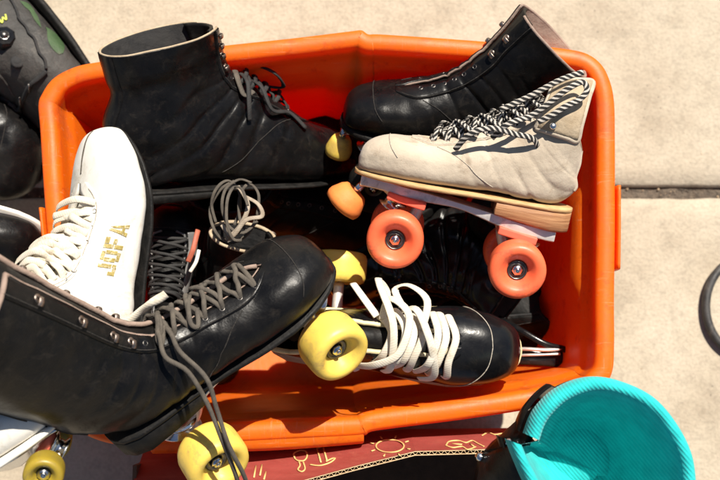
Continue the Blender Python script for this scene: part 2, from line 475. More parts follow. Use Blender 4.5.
    def trim(s, parent, mat, r=.0017, name='collar_trim', only_collar=False):
        mb = MB(); path = []
        cs = [s.c0 + .1 + (s.K - s.c0 - .1) * i / 40 for i in range(41)]
        thick = .0014
        if not only_collar:
            path += [s.S(c, s.g(c), -thick)[0] for c in cs]
        ge = s.g(s.K)
        path += [s.S(s.K, ge + (2 * PI - 2 * ge) * i / 48, -thick)[0] for i in range(1 if not only_collar else 0, 48 + (1 if only_collar else 0))]
        if not only_collar:
            path += [s.S(c, -s.g(c), -thick)[0] for c in reversed(cs)]
        mb.sweep(path, r, r * 1.15, k=7, dense=False)
        return mb.build(name, mat, parent)

    def tongue(s, parent, mat, c_from=None, ext=.25, wide=.30, lift=-.0045, back=0.0, name='tongue'):
        c_from = c_from or s.c0 - .3
        rows = []
        n = 34
        top = s.raw(s.K, 0) - s.raw(s.K - 1, 0)
        for i in range(n):
            c = c_from + (s.K + ext * 3 - c_from) * i / (n - 1)
            row = []
            for j in range(13):
                f = (j / 12 - .5) * 2
                cc = min(c, s.K)
                phi = f * (s.g(cc) + wide)
                p, nn_ = s.S(cc, phi, lift)
                if c > s.K: p = p + top * (c - s.K) + V((-back, 0, 0)) * (c - s.K)
                row.append(p)
            rows.append(row)
        mb = MB(); mb.grid(rows)
        o = mb.build(name, mat, parent)
        sd = o.modifiers.new('thick', 'SOLIDIFY'); sd.thickness = .0035; sd.offset = -1
        return o

    def laces(s, parent, mat, cs, dphi=.16, a=.0022, b=.0012, lift=.002, sag=.004, mode='x', name='lace', start=0, jitter=.0):
        out = []
        for i in range(len(cs)):
            c = cs[i]
            if mode in ('x', 'bar') and i + 1 < len(cs):
                for sg in ((1, -1) if mode == 'x' else (1,)):
                    c2 = cs[i + 1] if mode == 'x' else c
                    p1 = (s.g(c) + dphi) * sg; p2 = -(s.g(c2) + dphi) * sg
                    pts = []; nr = []
                    for k in range(9):
                        f = k / 8
                        cc = c + (c2 - c) * f; ph = p1 + (p2 - p1) * f
                        h = lift + math.sin(f * PI) * (sag + (sg > 0) * .0025) + random.uniform(-1, 1) * jitter
                        if k == 0: h = -.002
                        if k == 8: h = -.001
                        p, nn_ = s.S(min(cc + random.uniform(-1, 1) * jitter * 20, s.K), ph, h)
                        pts.append(p); nr.append(tuple(nn_))
                    mb = MB(); mb.sweep(pts, a, b, nrm=nr, k=8)
                    out.append(mb)
            if mode == 'x' and i == 0:
                mb = MB(); pts = []; nr = []
                for k in range(7):
                    f = k / 6; ph = (s.g(c) + dphi) * (1 - 2 * f)
                    p, nn_ = s.S(c, ph, lift + math.sin(f * PI) * .001 - (.003 if k in (0, 6) else 0)); pts.append(p); nr.append(tuple(nn_))
                mb.sweep(pts, a, b, nrm=nr, k=8); out.append(mb)
        al = MB()
        for mb in out:
            o = len(al.v); al.v += mb.v; al.f += [[q + o for q in f] for f in mb.f]; al.m += mb.m; al.uv += mb.uv
        return al

    def eyelets(s, parent, mat, cs, dphi=.16, r=.0028, name='eyelet', hooks=(), hmat=None):
        for c in cs:
            for sg in (1, -1):
                p, nn_ = s.S(c, (s.g(c) + dphi) * sg, .0002)
                mb = MB()
                mb.lathe([(r * .5, .0), (r * .55, .0008), (r * .8, .0011), (r, .0004), (r, -.0005), (r * .5, -.0006)], p, nn_, 14)
                mb.build(name, mat, parent)
        for c in hooks:
            for sg in (1, -1):
                p, nn_ = s.S(c, (s.g(c) + dphi * .95) * sg, 0)
                p2, _ = s.S(c, (s.g(c) + dphi * .95 + .12) * sg, 0)
                d = (p2 - p).normalized(); w = nn_.cross(d).normalized()
                mb = MB()
                mb.lathe([(.0036, -.0005), (.0036, .0008), (.0028, .0014), (.0012, .0016)], p, nn_, 14, closed=False)
                mb.sweep([p, p + nn_ * .003, p + nn_ * .0052 + d * .001, p + nn_ * .0056 + d * .0042, p + nn_ * .0046 + d * .0068], .0026, .0009, nrm=list(map(tuple, [-d, -d, nn_ - d, nn_, nn_ + d])), k=8)
                mb.build('lace_hook', hmat or mat, parent)

FOOT = [(1.008, .012), (1.0, .055), (.975, .09), (.93, .128), (.86, .162), (.74, .185), (.6, .172), (.46, .142), (.32, .125), (.18, .122), (.08, .112), (.02, .085), (-.012, .045), (-.02, .01)]
def hw(x):
    for (x0, w0), (x1, w1) in zip(FOOT, FOOT[1:]):
        if x1 <= x <= x0: return w1 + (w0 - w1) * (x - x1) / (x0 - x1)
    return .01

def slab(L, x0, x1, ztop, zbot, k=1.0, mat=0, n=40, mb=None, round_=.25):
    """plan-outline slab from x0 to x1 (unit), ztop/zbot functions in metres of x"""
    mb = mb or MB(); rows = []
    for i in range(n + 1):
        f = i / n; f = .5 - .5 * math.cos(f * PI)
        x = x0 + (x1 - x0) * f; w = hw(x) * L * k; zt, zb = ztop(x), zbot(x)
        h = zt - zb; e = min(h * .3, .0015)
        rows.append([(x * L, -w + e, zt), (x * L, w - e, zt), (x * L, w, zt - e), (x * L, w, zb + e), (x * L, w - e, zb), (x * L, -w + e, zb), (x * L, -w, zb + e), (x * L, -w, zt - e)])
    b0 = mb.grid(rows, True, mat)
    mb.face(range(b0, b0 + 8), mat); mb.face(range(b0 + n * 8, b0 + n * 8 + 8), mat)
    return mb

def wheel(parent, c, axis, r, h, mat, out=1):
    ring = [(.34, .30), (.38, .36), (.50, .66), (.60, .88), (.70, 1.0), (.84, .97), (.94, .86), (.99, .62), (1.0, .3)]
    ring = ring + [(a, -b) for a, b in reversed(ring)]
    mb = MB(); mb.lathe([(a * r, b * h) for a, b in ring], c, axis, 48)
    w = mb.build('wheel', mat, parent)
    mb = MB(); ax = V(axis).normalized()
    R = r * .345
    mb.lathe([(R * .55, h * .25), (R * .6, h * .36), (R * .74, h * .37), (R * .76, h * .33), (R * .88, h * .33), (R * .9, h * .38), (R, h * .38), (R, -h * .38), (R * .9, -h * .38), (R * .6, -h * .36), (R * .55, -h * .25)], c, axis, 28)
    mb.build('bearing', M['steel_dark'], w)
    mb = MB()
    mb.lathe([(.0001, h * .66), (.0022, h * .66), (.0028, h * .6), (.003, h * .5), (.0052, h * .5), (.0056, h * .44), (.0056, h * .2), (.003, h * .1), (.003, -h * .5), (.0001, -h * .5)], c, ax * out, 6)
    mb.build('axle_nut', M['chrome'], w)
    return w

def hardware(root, L, o, wl):
    """sole, heel, plate, trucks, wheels, toe stop"""
    cw = o.get('cw', 1.0); t = o.get('sole_t', .006); hh = o.get('heel_h', .024)
    zl = lambda x: -t - hh * max(0, min(1, (.86 - x) / .78))
    spr = lambda x: o.get('spring', 0) * L * max(0, (x - .62) / .38) ** 1.7
    mb = slab(L, 1.0 if o.get('spring') else 1.008, -.02, lambda x: .0012 + spr(x), lambda x: -t + spr(x), o.get('sole_k', 1.02))
    mb.build('sole', M[o.get('sole', 'sole_black')], root)
    mb = slab(L, .34, -.02, lambda x: -t + .0004, lambda x: zl(x) + .0002, .97)
    mb.build('heel', M[o.get('heel', 'sole_black')], root)
    if o.get('plate'):
        slope = V((L * .78, 0, hh)).normalized(); dn = V((slope.z, 0, -slope.x))
        mb = MB(); rows = []
        for i in range(25):
            x = .97 - .93 * i / 24
            z = zl(x) if x < .86 else -t
            w = (.017 + .010 * math.exp(-((x - .78) / .1) ** 2) + .008 * math.exp(-((x - .22) / .1) ** 2)) * min(1, L / .24)
            d = .005 + o.get('deep', .009) * (math.exp(-((x - .78) / .09) ** 2) + math.exp(-((x - .22) / .09) ** 2))
            z -= .0006
            ph = o.get('plate_h', .0035) * (1 - .45 * math.exp(-((x - .5) / .13) ** 2))
            rows.append([(x * L, -w, z), (x * L, w, z), (x * L, w, z - ph), (x * L, w * .8, z - ph - .001), (x * L, w * .6, z - max(d, ph + .001)), (x * L, -w * .6, z - max(d, ph + .001)), (x * L, -w * .8, z - ph - .001), (x * L, -w, z - ph)])
        b0 = mb.grid(rows, True); mb.face(range(b0, b0 + 8)); mb.face(range(b0 + 24 * 8, b0 + 25 * 8))
        mb.build('plate', M[o['plate']], root, bevel=.0008)
        r = o.get('wr', .0285); wh = o.get('wh', .0155); drop = o.get('drop', .040); gy = o.get('gauge', .044)
        steer = o.get('steer', (0, 0))
        for idx, x in enumerate(o.get('wx', (.79, .22))):
            sgn = 1 if idx == 0 else -1
            base = V((x * L, 0, zl(x) - .010)); c = V((x * L + sgn * .004, 0, zl(x) - drop - o.get('drop2', (0, 0))[idx]))
            a = V((math.sin(steer[idx]), math.cos(steer[idx]), 0))
            tr = MB()
            g1 = gy - .017 if (idx, -1) not in o.get('skip_wheels', ()) else .026; g2 = gy - .017 if (idx, 1) not in o.get('skip_wheels', ()) else .026
            tr.sweep([c - a * g1, c - a * .016, c, c + a * .016, c + a * g2], .0075, .0085, k=12, taper=lambda f: .75 + .5 * math.exp(-((f - .5) / .2) ** 2))
            tr.sweep([c + V((0, 0, .004)), c + V((sgn * -.014, 0, .016)), base + V((sgn * -.016, 0, .004))], .007, .006, k=10)
            sk = o.get('skip_wheels', ())
            tr.sweep([c - a * (gy * 1.02 if (idx, -1) not in sk else .012), c + a * (gy * 1.02 if (idx, 1) not in sk else .012)], .0027, k=10, dense=False)
            if o.get('pad'):  # coral block between the plate and each truck
                pd = MB(); pd.box((x * L, 0, zl(x) - .0135), .040, .052, .008, (slope, V((0, 1, 0)), -dn)); pd.build('coral_block', M['pinkgum'], root, smooth=False, bevel=.0015)
            ob = tr.build('truck', M[o.get('truck', 'metal')], root)
            k0 = base + V((sgn * .006, 0, .001)); ax = (V((sgn * .012, 0, -.022))).normalized()
            cu = MB(); cu.lathe([(.004, 0), (.0105, 0), (.0125, .004), (.0105, .0085), (.004, .0085)], k0, ax, 24)
            cu.build('cushion', M[o.get('cushion', 'pinkgum')], ob)
            cu = MB(); cu.lathe([(.004, .009), (.0135 * cw, .009), (.0135 * cw, .0105), (.009, .013), (.009, .018), (.013 * cw, .02), (.013 * cw, .0215), (.004, .0215)], k0, ax, 24)
            cu.build('cushion_washer', M['chrome'], ob)
            for sd in (1, -1):
                if (idx, sd) in o.get('skip_wheels', ()): continue
                wheel(root, c + a * gy * sd, a, r, wh, M[o['wheel']], sd)
        if o.get('stop'):
            sx = o.get('stop_x', 1.0)
            c = V((sx * L, 0, -t + o.get('stop_z', -.006))); ax = V(o.get('stop_ax', (.65, 0, -.75))).normalized()
            mb = MB(); mb.lathe([(.004, 0), (.004, .018)], c, ax, 12, closed=False)
            st = mb.build('stop_stem', M['chrome'], root)
            mb = MB(); q = o.get('stop_r', .021)
            mb.lathe([(.0001, .012), (q * .62, .012), (q * .78, .016), (q * .98, .026), (q, .030), (q * .93, .0345), (q * .6, .037), (.0001, .038)], c, ax, 32, closed=False)
            mb.build('toe_stop', M[o['stop']], root)

def cloud(root, mat, pts_list, a, b, name='lace_end', nrm=None):
    """loose laces given as lists of LOCAL points, one mesh"""
    mb = MB()
    for pts in pts_list:
        mb.sweep(pts, a, b, nrm=nrm or (lambda p: V((0.001, p.y, p.z - .03))), k=8)
    return mb.build(name, mat, root)

def merge(al, mb):
    o = len(al.v); al.v += mb.v; al.f += [[q + o for q in f] for f in mb.f]; al.m += mb.m; al.uv += mb.uv

TOECAP = [(2.9, 0.0), (2.95, .5), (3.1, 1.0), (3.4, 1.45)]
EYESTAY = [(4.2, .30), (4.5, .48), (5.0, .62), (6.5, .62), (8, .62), (10, .66), (12, .7)]
QUARTER = [(5.0, .72), (5.5, 1.1), (5.9, 1.7), (6.2, 2.2)]
BACKSEAM = [(9, 2.75), (10, 2.75), (11, 2.75), (12, 2.75)]

# =================================================================== SETTING
def slabs():
    jy0 = P(650, 198, 0).y; jy1 = P(650, 186, 0).y
    for nm, y0, y1 in (('pavement', jy1, 12.0), ('pavement', -12.0, jy0)):
        mb = MB()
        e = .004
        # gently uneven edge along the joint
        n = 160
        xs = [-12 + 24 * i / 4 for i in range(2)] + [-1.5 + 3 * i / n for i in range(n + 1)] + [12]
        xs = sorted(set(xs))
        def wob(x): return noise.noise(V((x * 22, y0, 0))) * .0022 + noise.noise(V((x * 90, y0, 3))) * .0016
        if y1 > 5:
            rows = [[(x, y0 + wob(x), -.03) for x in xs], [(x, y0 + wob(x), -.005) for x in xs], [(x, y0 + e + wob(x) * 1.3, 0) for x in xs], [(x, y0 + .03, 0) for x in xs], [(x, y1, 0) for x in xs]]
        else:
            rows = [[(x, y1 + wob(x), -.03) for x in xs], [(x, y1 + wob(x), -.005) for x in xs], [(x, y1 - e + wob(x) * 1.3, 0) for x in xs], [(x, y1 - .03, 0) for x in xs], [(x, y0, 0) for x in xs]]
        mb.grid(rows)
        tag(mb.build(nm, M['concrete']), kind='structure')
    mb = MB()
    rows = []
    for j in range(5):
        rows.append([(-1.5 + 3 * i / 400, jy0 - .003 + (jy1 - jy0 + .006) * j / 4, -.009 + noise.noise(V((i * .31, j * .9, 0))) * .003) for i in range(401)])
    mb.grid(rows)
    tag(mb.build('ground_joint', M['dirt']), kind='structure')
    mb = MB(); mb.grid([[(-12, -12, -.04), (12, -12, -.04)], [(-12, 12, -.04), (12, 12, -.04)]])
    tag(mb.build('ground', M['dirt']), kind='structure')
slabs()
mb = MB()
import bmesh
for k in range(260):
    if k < 120: x, y, z = random.uniform(-.6, .9), P(650, 192, 0).y + random.uniform(-.006, .006), -.006
    else: x, y, z = random.uniform(-.7, .8), random.uniform(-.6, .6), .0003
    r = random.uniform(.0005, .0017) * (1.4 if k < 120 else .8); b0 = len(mb.v)
    for d in ((1, 0, 0), (-1, 0, 0), (0, 1, 0), (0, -1, 0), (0, 0, 1), (0, 0, -1)):
        mb.v.append((x + d[0] * r * random.uniform(.6, 1.2), y + d[1] * r * random.uniform(.6, 1.2), z + d[2] * r * random.uniform(.4, .9)))
    for q in ((0, 2, 4), (2, 1, 4), (1, 3, 4), (3, 0, 4), (2, 0, 5), (1, 2, 5), (3, 1, 5), (0, 3, 5)): mb.face([b0 + t for t in q])
tag(mb.build('grit', M['trash'], smooth=False), 'fine tan grit scattered over the concrete and along its joint', 'grit', kind='stuff')

# =================================================================== BIN
def make_bin():
    ZR = .30
    outer_px = [(38, 130), (36, 104), (40, 92), (50, 78), (66, 68), (90, 61), (150, 53), (220, 44), (300, 35), (350, 29), (362, 28), (369, 32), (380, 32),
                (440, 36), (520, 42), (560, 46), (586, 51), (602, 62), (611, 78), (616, 100), (617, 140), (617, 185), (617, 230), (616, 300), (616, 345), (614, 372), (604, 388), (588, 398),
                (540, 408), (470, 419), (400, 428), (372, 432), (364, 436), (340, 438), (280, 441), (200, 445), (130, 446), (100, 442), (76, 430), (62, 410), (56, 385), (52, 330), (47, 260), (42, 190)]
    pts = [P(x, y, ZR) for x, y in outer_px]
    # closed resample
    n = 240
    K = len(pts)
    dn = []
    for i in range(K):
        p0, p1, p2, p3 = pts[i - 1], pts[i], pts[(i + 1) % K], pts[(i + 2) % K]
        for s_ in range(8):
            f = s_ / 8
            dn.append(0.5 * (2 * p1 + (p2 - p0) * f + (2 * p0 - 5 * p1 + 4 * p2 - p3) * f * f + (3 * p1 - p0 - 3 * p2 + p3) * f ** 3))
    cen = V((P(330, 238, ZR).x, P(330, 238, ZR).y, 0))
    nrm = []
    for i in range(len(dn)):
        t = dn[(i + 2) % len(dn)] - dn[i - 2]; nn_ = V((-t.y, t.x, 0)).normalized()
        if nn_.dot(cen - dn[i]) < 0: nn_ = -nn_
        nrm.append(nn_)
    def off(d, z, dz=None, shrink=0.0):
        out = []
        for i, p in enumerate(dn):
            q = p + nrm[i] * d
            if shrink: q = q + (cen - q) * shrink
            out.append(V((q.x, q.y, z + (dz(p) if dz else 0))))
        return out
    # wall relief: shallow vertical flutes
    def flute(ring, amt):
        out = []
        for i, p in enumerate(ring):
            x, y = p.x, p.y
            b = 0
            if y > .12:
                b = amt * (1 / (1 + math.exp(-(x - P(330, 80, .2).x) / .003)) - 1 / (1 + math.exp(-(x - P(372, 80, .2).x) / .005)))
            if x > .2:
                b = amt * .7 * (1 / (1 + math.exp(-(y + .05) / .004)) - 1 / (1 + math.exp(-(y - .06) / .004)))
            out.append(p + nrm[i] * b)
        return out
    wave = lambda p: .0015 * noise.noise(V((p.x * 9, p.y * 9, 1)))
    rings = [off(.001, .262, wave), off(-.0005, .264, wave), off(0, .292, wave), off(.0018, .298, wave), off(.0045, .300, wave), off(.011, .3005, wave), off(.0165, .2995, wave), off(.0195, .296, wave), off(.0205, .290, wave),
             off(.0215, .276, wave), off(.0235, .268, wave), flute(off(.0265, .264), .003), flute(off(.0285, .256), .008), flute(off(.030, .225, None, .01), .010), flute(off(.031, .16, None, .035), .010), flute(off(.032, .08, None, .07), .010),
             flute(off(.033, .03, None, .095), .008), off(.036, .014, None, .105), off(.044, .008, None, .12)]
    mb = MB()
    mb.grid([[*r] for r in rings], True)
    ci = len(mb.v) - len(dn)
    mb.v.append((cen.x, cen.y, .006)); k = len(mb.v) - 1
    for i in range(len(dn)): mb.face([ci + i, ci + (i + 1) % len(dn), k])
    outr = [off(.003, .262, wave), off(.004, .29), off(.012, .295), off(.0235, .285), off(.0265, .262), off(.033, .225, None, .01), off(.034, .16, None, .03), off(.035, .08, None, .066), off(.036, .02, None, .095), off(.045, .001, None, .115), off(.05, .0005, None, .2)]
    # outer shell: the underside of the rim, then the outside wall
    sh = [off(.001, .262, wave), off(.0035, .262, wave), off(.0035, .288), off(.0175, .288), off(.0180, .262), off(.0255, .225, None, .01), off(.0265, .16, None, .035), off(.0275, .08, None, .07), off(.0285, .03, None, .095), off(.033, .012, None, .105), off(.044, .003, None, .12)]
    mb.grid(sh, True)
    ci = len(mb.v) - len(dn)
    mb.v.append((cen.x, cen.y, .002)); k = len(mb.v) - 1
    for i in range(len(dn)): mb.face([ci + i, ci + (i + 1) % len(dn), k])
    root = empty('storage_bin', Matrix.Translation((cen.x, cen.y, 0)))
    tag(root, 'orange plastic storage bin on the concrete, full of old roller skates', 'bin')
    sh_ = mb.build('bin_shell', M['orange_pl'], None)
    sh_.parent = root; sh_.matrix_parent_inverse = root.matrix_world.inverted()
    # handle lips on the two short sides, thick lip on the front side
    for pl, nm in (([(615.5, 188), (615.5, 230), (615, 270)], 'handle_lip'), ([(45, 210), (49, 250), (53, 300)], 'handle_lip')):
        h = MB(); q = [P(x, y, .282) for x, y in pl]
        h.sweep([(p.x, p.y, p.z) for p in q], .0035, .017, nrm=(0, 0, 1), k=12)
        ho = h.build(nm, M['orange_pl'], None); ho.parent = root; ho.matrix_parent_inverse = root.matrix_world.inverted()
    for pl in ([(150, 446), (262, 443), (330, 438.5), (364, 435.5)],):
        h = MB(); rows = []
        for (x, y) in catmull(pl, 12):
            p = P(x, y, .296)
            rows.append([(p.x, p.y + .012, .2985), (p.x, p.y, .2975), (p.x, p.y - .006, .294), (p.x, p.y - .0085, .287), (p.x, p.y - .009, .262), (p.x, p.y - .005, .258), (p.x, p.y + .004, .262)])
        b0 = h.grid(rows); h.face([b0 + i for i in range(7)]); h.face([b0 + 11 * 7 + i for i in range(7)])
        ho = h.build('front_grip', M['orange_pl'], None, bevel=.002); ho.parent = root; ho.matrix_parent_inverse = root.matrix_world.inverted()
    return root
make_bin()

# =================================================================== SKATES
def skate(name, label, toe_p, heel_p, up_v, prof=HIGH, cat='roller skate', group=None, seed=1, **o):
    Mx, L = frame(toe_p, heel_p, up_v)
    root = empty(name, Mx)
    tag(root, label, cat, group)
    bt = Boot(prof, L, o.get('amp', .0012), seed)
    seams = o.get('seams', (TOECAP, EYESTAY, QUARTER))
    bt.upper(root, [M[o.get('upper', 'black')], M[o.get('lining', 'lining')], M[o.get('stitch', 'stitch')]], c0=o.get('c0', 4.3), c1=o.get('c1', 5.2), gap=o.get('gap', .28), gap_end=o.get('gap_end', .4), seams=seams, cmax=None)
    if o.get('trim', 'lining'):
        bt.trim(root, M[o.get('trim', 'lining')], o.get('trim_r', .0016), only_collar=o.get('collar_only', False))
    if o.get('tongue', 'black_dull'):
        bt.tongue(root, M[o.get('tongue', 'black_dull')], ext=o.get('tongue_ext', .12), back=o.get('tongue_back', 0))
    cs = o.get('eyes', (5.0, 5.6, 6.2, 6.9, 7.6, 8.3)); hk = o.get('hooks', (9.2, 10.0, 10.8, 11.5))
    bt.eyelets(root, M[o.get('eye_m', 'steel_dark')], cs, o.get('dphi', .16), hooks=hk, hmat=M[o.get('hook_m', 'hook')])
    if o.get('lace'):
        al = bt.laces(root, M[o['lace']], o.get('lace_cs', cs), o.get('dphi', .16), o.get('la', .0022), o.get('lb', .0013), sag=o.get('sag', .004), jitter=o.get('jit', .0006), mode=o.get('lmode', 'x'))
        al.build('lace', M[o['lace']], root)
    hardware(root, L, o, None)
    inv = Mx.inverted()
    return root, bt, inv, L

def W(inv, pts): return [inv @ P(*p) for p in pts]


def shaft(prof, hs=1.0, lean=0.0, wk=1.0, z0=.25):
    out = []
    for i, (B, T, w_) in enumerate(prof):
        def g(p):
            z = p[1]; x = p[0]
            if z > z0:
                z2 = z0 + (z - z0) * (hs if z > .45 else 1 - (1 - hs) * (z - z0) / .2)
                x -= lean * (z - z0); z = z2
            return (x, z)
        out.append((g(B) if i > 7 else B, g(T), w_ * wk))
    return out

def proj(bt, side=-1):
    """table lookup: (x, z) in metres -> point on the boot's side surface"""
    tab = []
    for i in range(90):
        c = .3 + (bt.K - .35) * i / 89
        for j in range(40):
            ph = side * (.1 + 2.6 * j / 39)
            p = bt.raw(c, ph); tab.append((p.x, p.z, c, ph))
    def f(x, z, off=.0006):
        t = min(tab, key=lambda q: (q[0] - x) ** 2 + (q[1] - z) ** 2)
        c, ph = t[2], t[3]; best = (t[0] - x) ** 2 + (t[1] - z) ** 2; dc, dp = .08, .05
        for _ in range(14):
            imp = False
            for a_, b_ in ((dc, 0), (-dc, 0), (0, dp), (0, -dp)):
                c2, p2 = min(max(c + a_, .1), bt.K), ph + b_
                q = bt.raw(c2, p2); d = (q.x - x) ** 2 + (q.z - z) ** 2
                if d < best: best, c, ph, imp = d, c2, p2, True
            if not imp: dc *= .5; dp *= .5
        return bt.S(c, ph, off)[0]
    return f

def patch(mb, f, poly, o, ux, uz, size, n=5, off=.0006):
    """a quad given in letter units, laid over the boot's surface"""
    rows = []
    (x0, z0), (x1, z1), (x2, z2), (x3, z3) = poly
    for i in range(n + 1):
        r = []
        for j in range(n + 1):
            u, v = i / n, j / n
            x = (x0 * (1 - u) + x1 * u) * (1 - v) + (x3 * (1 - u) + x2 * u) * v
            z = (z0 * (1 - u) + z1 * u) * (1 - v) + (z3 * (1 - u) + z2 * u) * v
            r.append(f(o[0] + (ux[0] * x + uz[0] * z) * size, o[1] + (ux[1] * x + uz[1] * z) * size, off))
        rows.append(r)
    mb.grid(rows)

def R4(x0, z0, x1, z1): return ((x0, z0), (x1, z0), (x1, z1), (x0, z1))
BPROF = HIGH[:4] + [((.72, 0), (.77, .195), .18), ((.55, .008), (.67, .205), .165), ((.38, .02), (.57, .235), .145), ((.22, .015), (.48, .275), .135), ((.06, .015), (.40, .32), .128),
         ((-.015, .09), (.33, .365), .125), ((0, .155), (.26, .40), .122), ((-.005, .215), (.19, .43), .12), ((.0, .27), (.12, .455), .112)]
EPROF = [((1.0, .10), (1.0, .108), .012), ((.988, .075), (.985, .15), .075), ((.945, .05), (.945, .18), .11), ((.86, .022), (.87, .195), .15), ((.72, 0), (.77, .20), .175), ((.55, .008), (.67, .205), .165), ((.38, .02), (.58, .225), .145), ((.22, .015), (.51, .255), .135), ((.06, .015), (.46, .30), .128),
         ((-.02, .12), (.43, .36), .125), ((.01, .22), (.42, .42), .128), ((.0, .31), (.42, .47), .138), ((-.02, .40), (.42, .52), .15)]
CPROF = HIGH[:4] + [((.72, 0), (.77, .21), .18), ((.55, .008), (.665, .245), .165), ((.38, .02), (.58, .28), .142), ((.22, .015), (.52, .32), .132), ((.06, .015), (.47, .375), .125),
         ((-.02, .12), (.41, .45), .122), ((-.01, .22), (.375, .52), .128), ((-.03, .32), (.335, .595), .145), ((-.08, .405), (.295, .67), .17)]
APROF = HIGH[:4] + [((.72, 0), (.77, .195), .182), ((.55, .006), (.64, .21), .168), ((.38, .012), (.53, .225), .15), ((.22, .01), (.43, .245), .14), ((.04, .015), (.35, .28), .132),
         ((-.07, .10), (.30, .345), .128), ((-.13, .24), (.26, .45), .13), ((-.20, .43), (.21, .64), .138), ((-.29, .65), (.155, .85), .155)]
STACK = 'roller skates heaped in and around the bin'

# --- A: the big one on top, front left
rA, bA, iA, LA = skate('roller_skate', 'largest scuffed black roller skate lying on top of the heap, yellow wheels and lace hooks',
    P(328, 260, .385), P(110, 432, .405), (-.30, .54, .76), prof=APROF, seed=3, amp=.0013, lace='lace_grey', la=.0023, lb=.0017, jit=.0012,
    plate='metal', wheel='wheel_ye', wr=.030, wh=.0185, gauge=.046, drop=.040, sole_t=.004, sole_k=.985, cw=1.45, heel_h=.022, gap=.24, gap_end=.34, dphi=.19, tongue_ext=.0, tongue='black_dull',
    c0=3.9, c1=4.8, lace_cs=(4.4, 4.9, 5.5, 6.1, 6.7, 7.3, 7.9), eyes=(4.4, 4.9, 5.5, 6.1, 6.7, 7.3, 7.9, 8.5), hooks=(9.1, 9.8, 10.6, 11.4), trim='lining', trim_r=.0022, group=STACK, wx=(.80, .24))
def SA(c, ph, off=.003): return bA.S(c, ph, off)[0]
cloud(rA, M['lace_grey'], [[SA(7.9, -.2, .004), SA(8.0, -.45, .012), SA(7.8, -.8, .014)] + W(iA, [(188, 372, .47), (208, 405, .455), (222, 440, .44), (236, 476, .41), (242, 500, .38)]),
                           [SA(7.5, -.2, .004), SA(7.4, -.5, .013), SA(7.2, -.85, .014)] + W(iA, [(206, 378, .47), (217, 410, .455), (229, 446, .44), (245, 478, .41), (252, 505, .38)])], .0021, .0018)
kn = []
for q in range(4):
    c = 5.4 + q * .7; sg = 1 if q % 2 else -1
    kn.append([SA(c, sg * .3, .003), SA(c + .1, sg * .1, .008), SA(c + .35, -sg * .15, .009), SA(c + .5, -sg * .45, .006), SA(c + .3, -sg * .55, .003), SA(c + .1, -sg * .2, .006)])
cloud(rA, M['lace_grey'], kn, .0022, .0016, name='lace_knot')

# --- B: beige suede with coral wheels
rB, bB, iB, LB = skate('roller_skate', 'beige suede roller skate with coral wheels and black and white striped laces',
    P(357, 168, .315), P(568, 208, .315), (.17, .90, .34), prof=BPROF, seed=5, amp=.0009, upper='tan', lining='lining_tan', trim='lining_tan', stitch='stitch_w', tongue='tan',
    lace='zebra', la=.0024, lb=.0013, sole='sole_tan', heel='heel_wood', sole_t=.0035, heel_h=.020, plate='metal', wheel='wheel_or', wr=.0283, wh=.0155, gauge=.040, drop=.050, drop2=(0, -.007), deep=.014, plate_h=.010, pad=True,
    wx=(.745, .215), stop='stop_or', stop_r=.021, stop_x=.955, stop_z=-.010, stop_ax=(.55, 0, -.8), hooks=(), eyes=(4.9, 5.5, 6.1, 6.7, 7.3, 8.0, 8.8, 9.7), gap=.22, gap_end=.5, dphi=.2, tongue_ext=.12, sag=.007, jit=.002, group=STACK)
def SB(c, ph, off=.003): return bB.S(c, ph, off)[0]
bw = []
for q in range(9):
    c = 5.2 + q * .65; sg = 1 if q % 2 else -1
    bw.append([SB(c, .28 * sg, .003), SB(c + .2, .05 * sg, .016), SB(c + .6, .5 * sg, .012), SB(c + .9, .6 * sg, .007), SB(c + .5, .3 * sg, .011), SB(c + .1, -.2 * sg, .004)])
bw.append([SB(8.5, .1, .006), SB(9.5, .2, .016), SB(10.8, .3, .014), SB(11.9, .35, .010), SB(12, .7, .008), SB(11, .8, .006)])
cloud(rB, M['zebra'], bw[:-1], .0026, .0012, name='lace_bow')
cloud(rB, M['zebra'], [W(iB, [(492, 138, .365), (508, 124, .38), (530, 116, .375), (548, 104, .38), (566, 90, .384), (582, 82, .384), (587, 90, .384), (580, 99, .384), (566, 106, .386), (552, 115, .384), (538, 122, .38)]), W(iB, [(455, 150, .36), (470, 134, .375), (492, 128, .378), (515, 134, .375), (532, 138, .37), (538, 146, .36)]), W(iB, [(500, 110, .36), (530, 96, .365), (560, 80, .37), (583, 72, .37)])], .0029, .0011, name='lace_end', nrm=tuple(iB.to_3x3() @ V((0, 0, 1))))
# folded tongue flap above the collar
mb = MB(); rows = []
for i in range(13):
    f = i / 12
    l = V((545 + 12 * f * 0, 0, 0))
    row = []
    for j in range(13):
        g_ = j / 12
        # corner pixels: bottom-left, bottom-right, top-right, top-left
        bl, br, tr, tl = (536, 128), (577, 141), (593, 82), (553, 88)
        x = (bl[0] * (1 - g_) + br[0] * g_) * (1 - f) + (tl[0] * (1 - g_) + tr[0] * g_) * f
        y = (bl[1] * (1 - g_) + br[1] * g_) * (1 - f) + (tl[1] * (1 - g_) + tr[1] * g_) * f - 5 * math.sin(g_ * PI) * f
        rr = 1 - .0 * f
        row.append(iB @ P(x, y, .362 + .012 * math.sin(f * PI) + .006 * math.sin(g_ * PI) - .012 * f))
    rows.append(row)
mb.grid(rows)
edge = [rows[0][j] for j in range(0, 13, 3)] + [rows[i][12] for i in range(3, 13, 3)] + [rows[12][j] for j in range(9, -1, -3)] + [rows[i][0] for i in range(9, -1, -3)]
fl = mb.build('tongue_flap', M['lining_tan'], rB); sd = fl.modifiers.new('t', 'SOLIDIFY'); sd.thickness = .004; sd.offset = 0
mb = MB(); mb.sweep(edge, .0024, .0028, k=8); mb.build('flap_binding', M['tan'], rB)
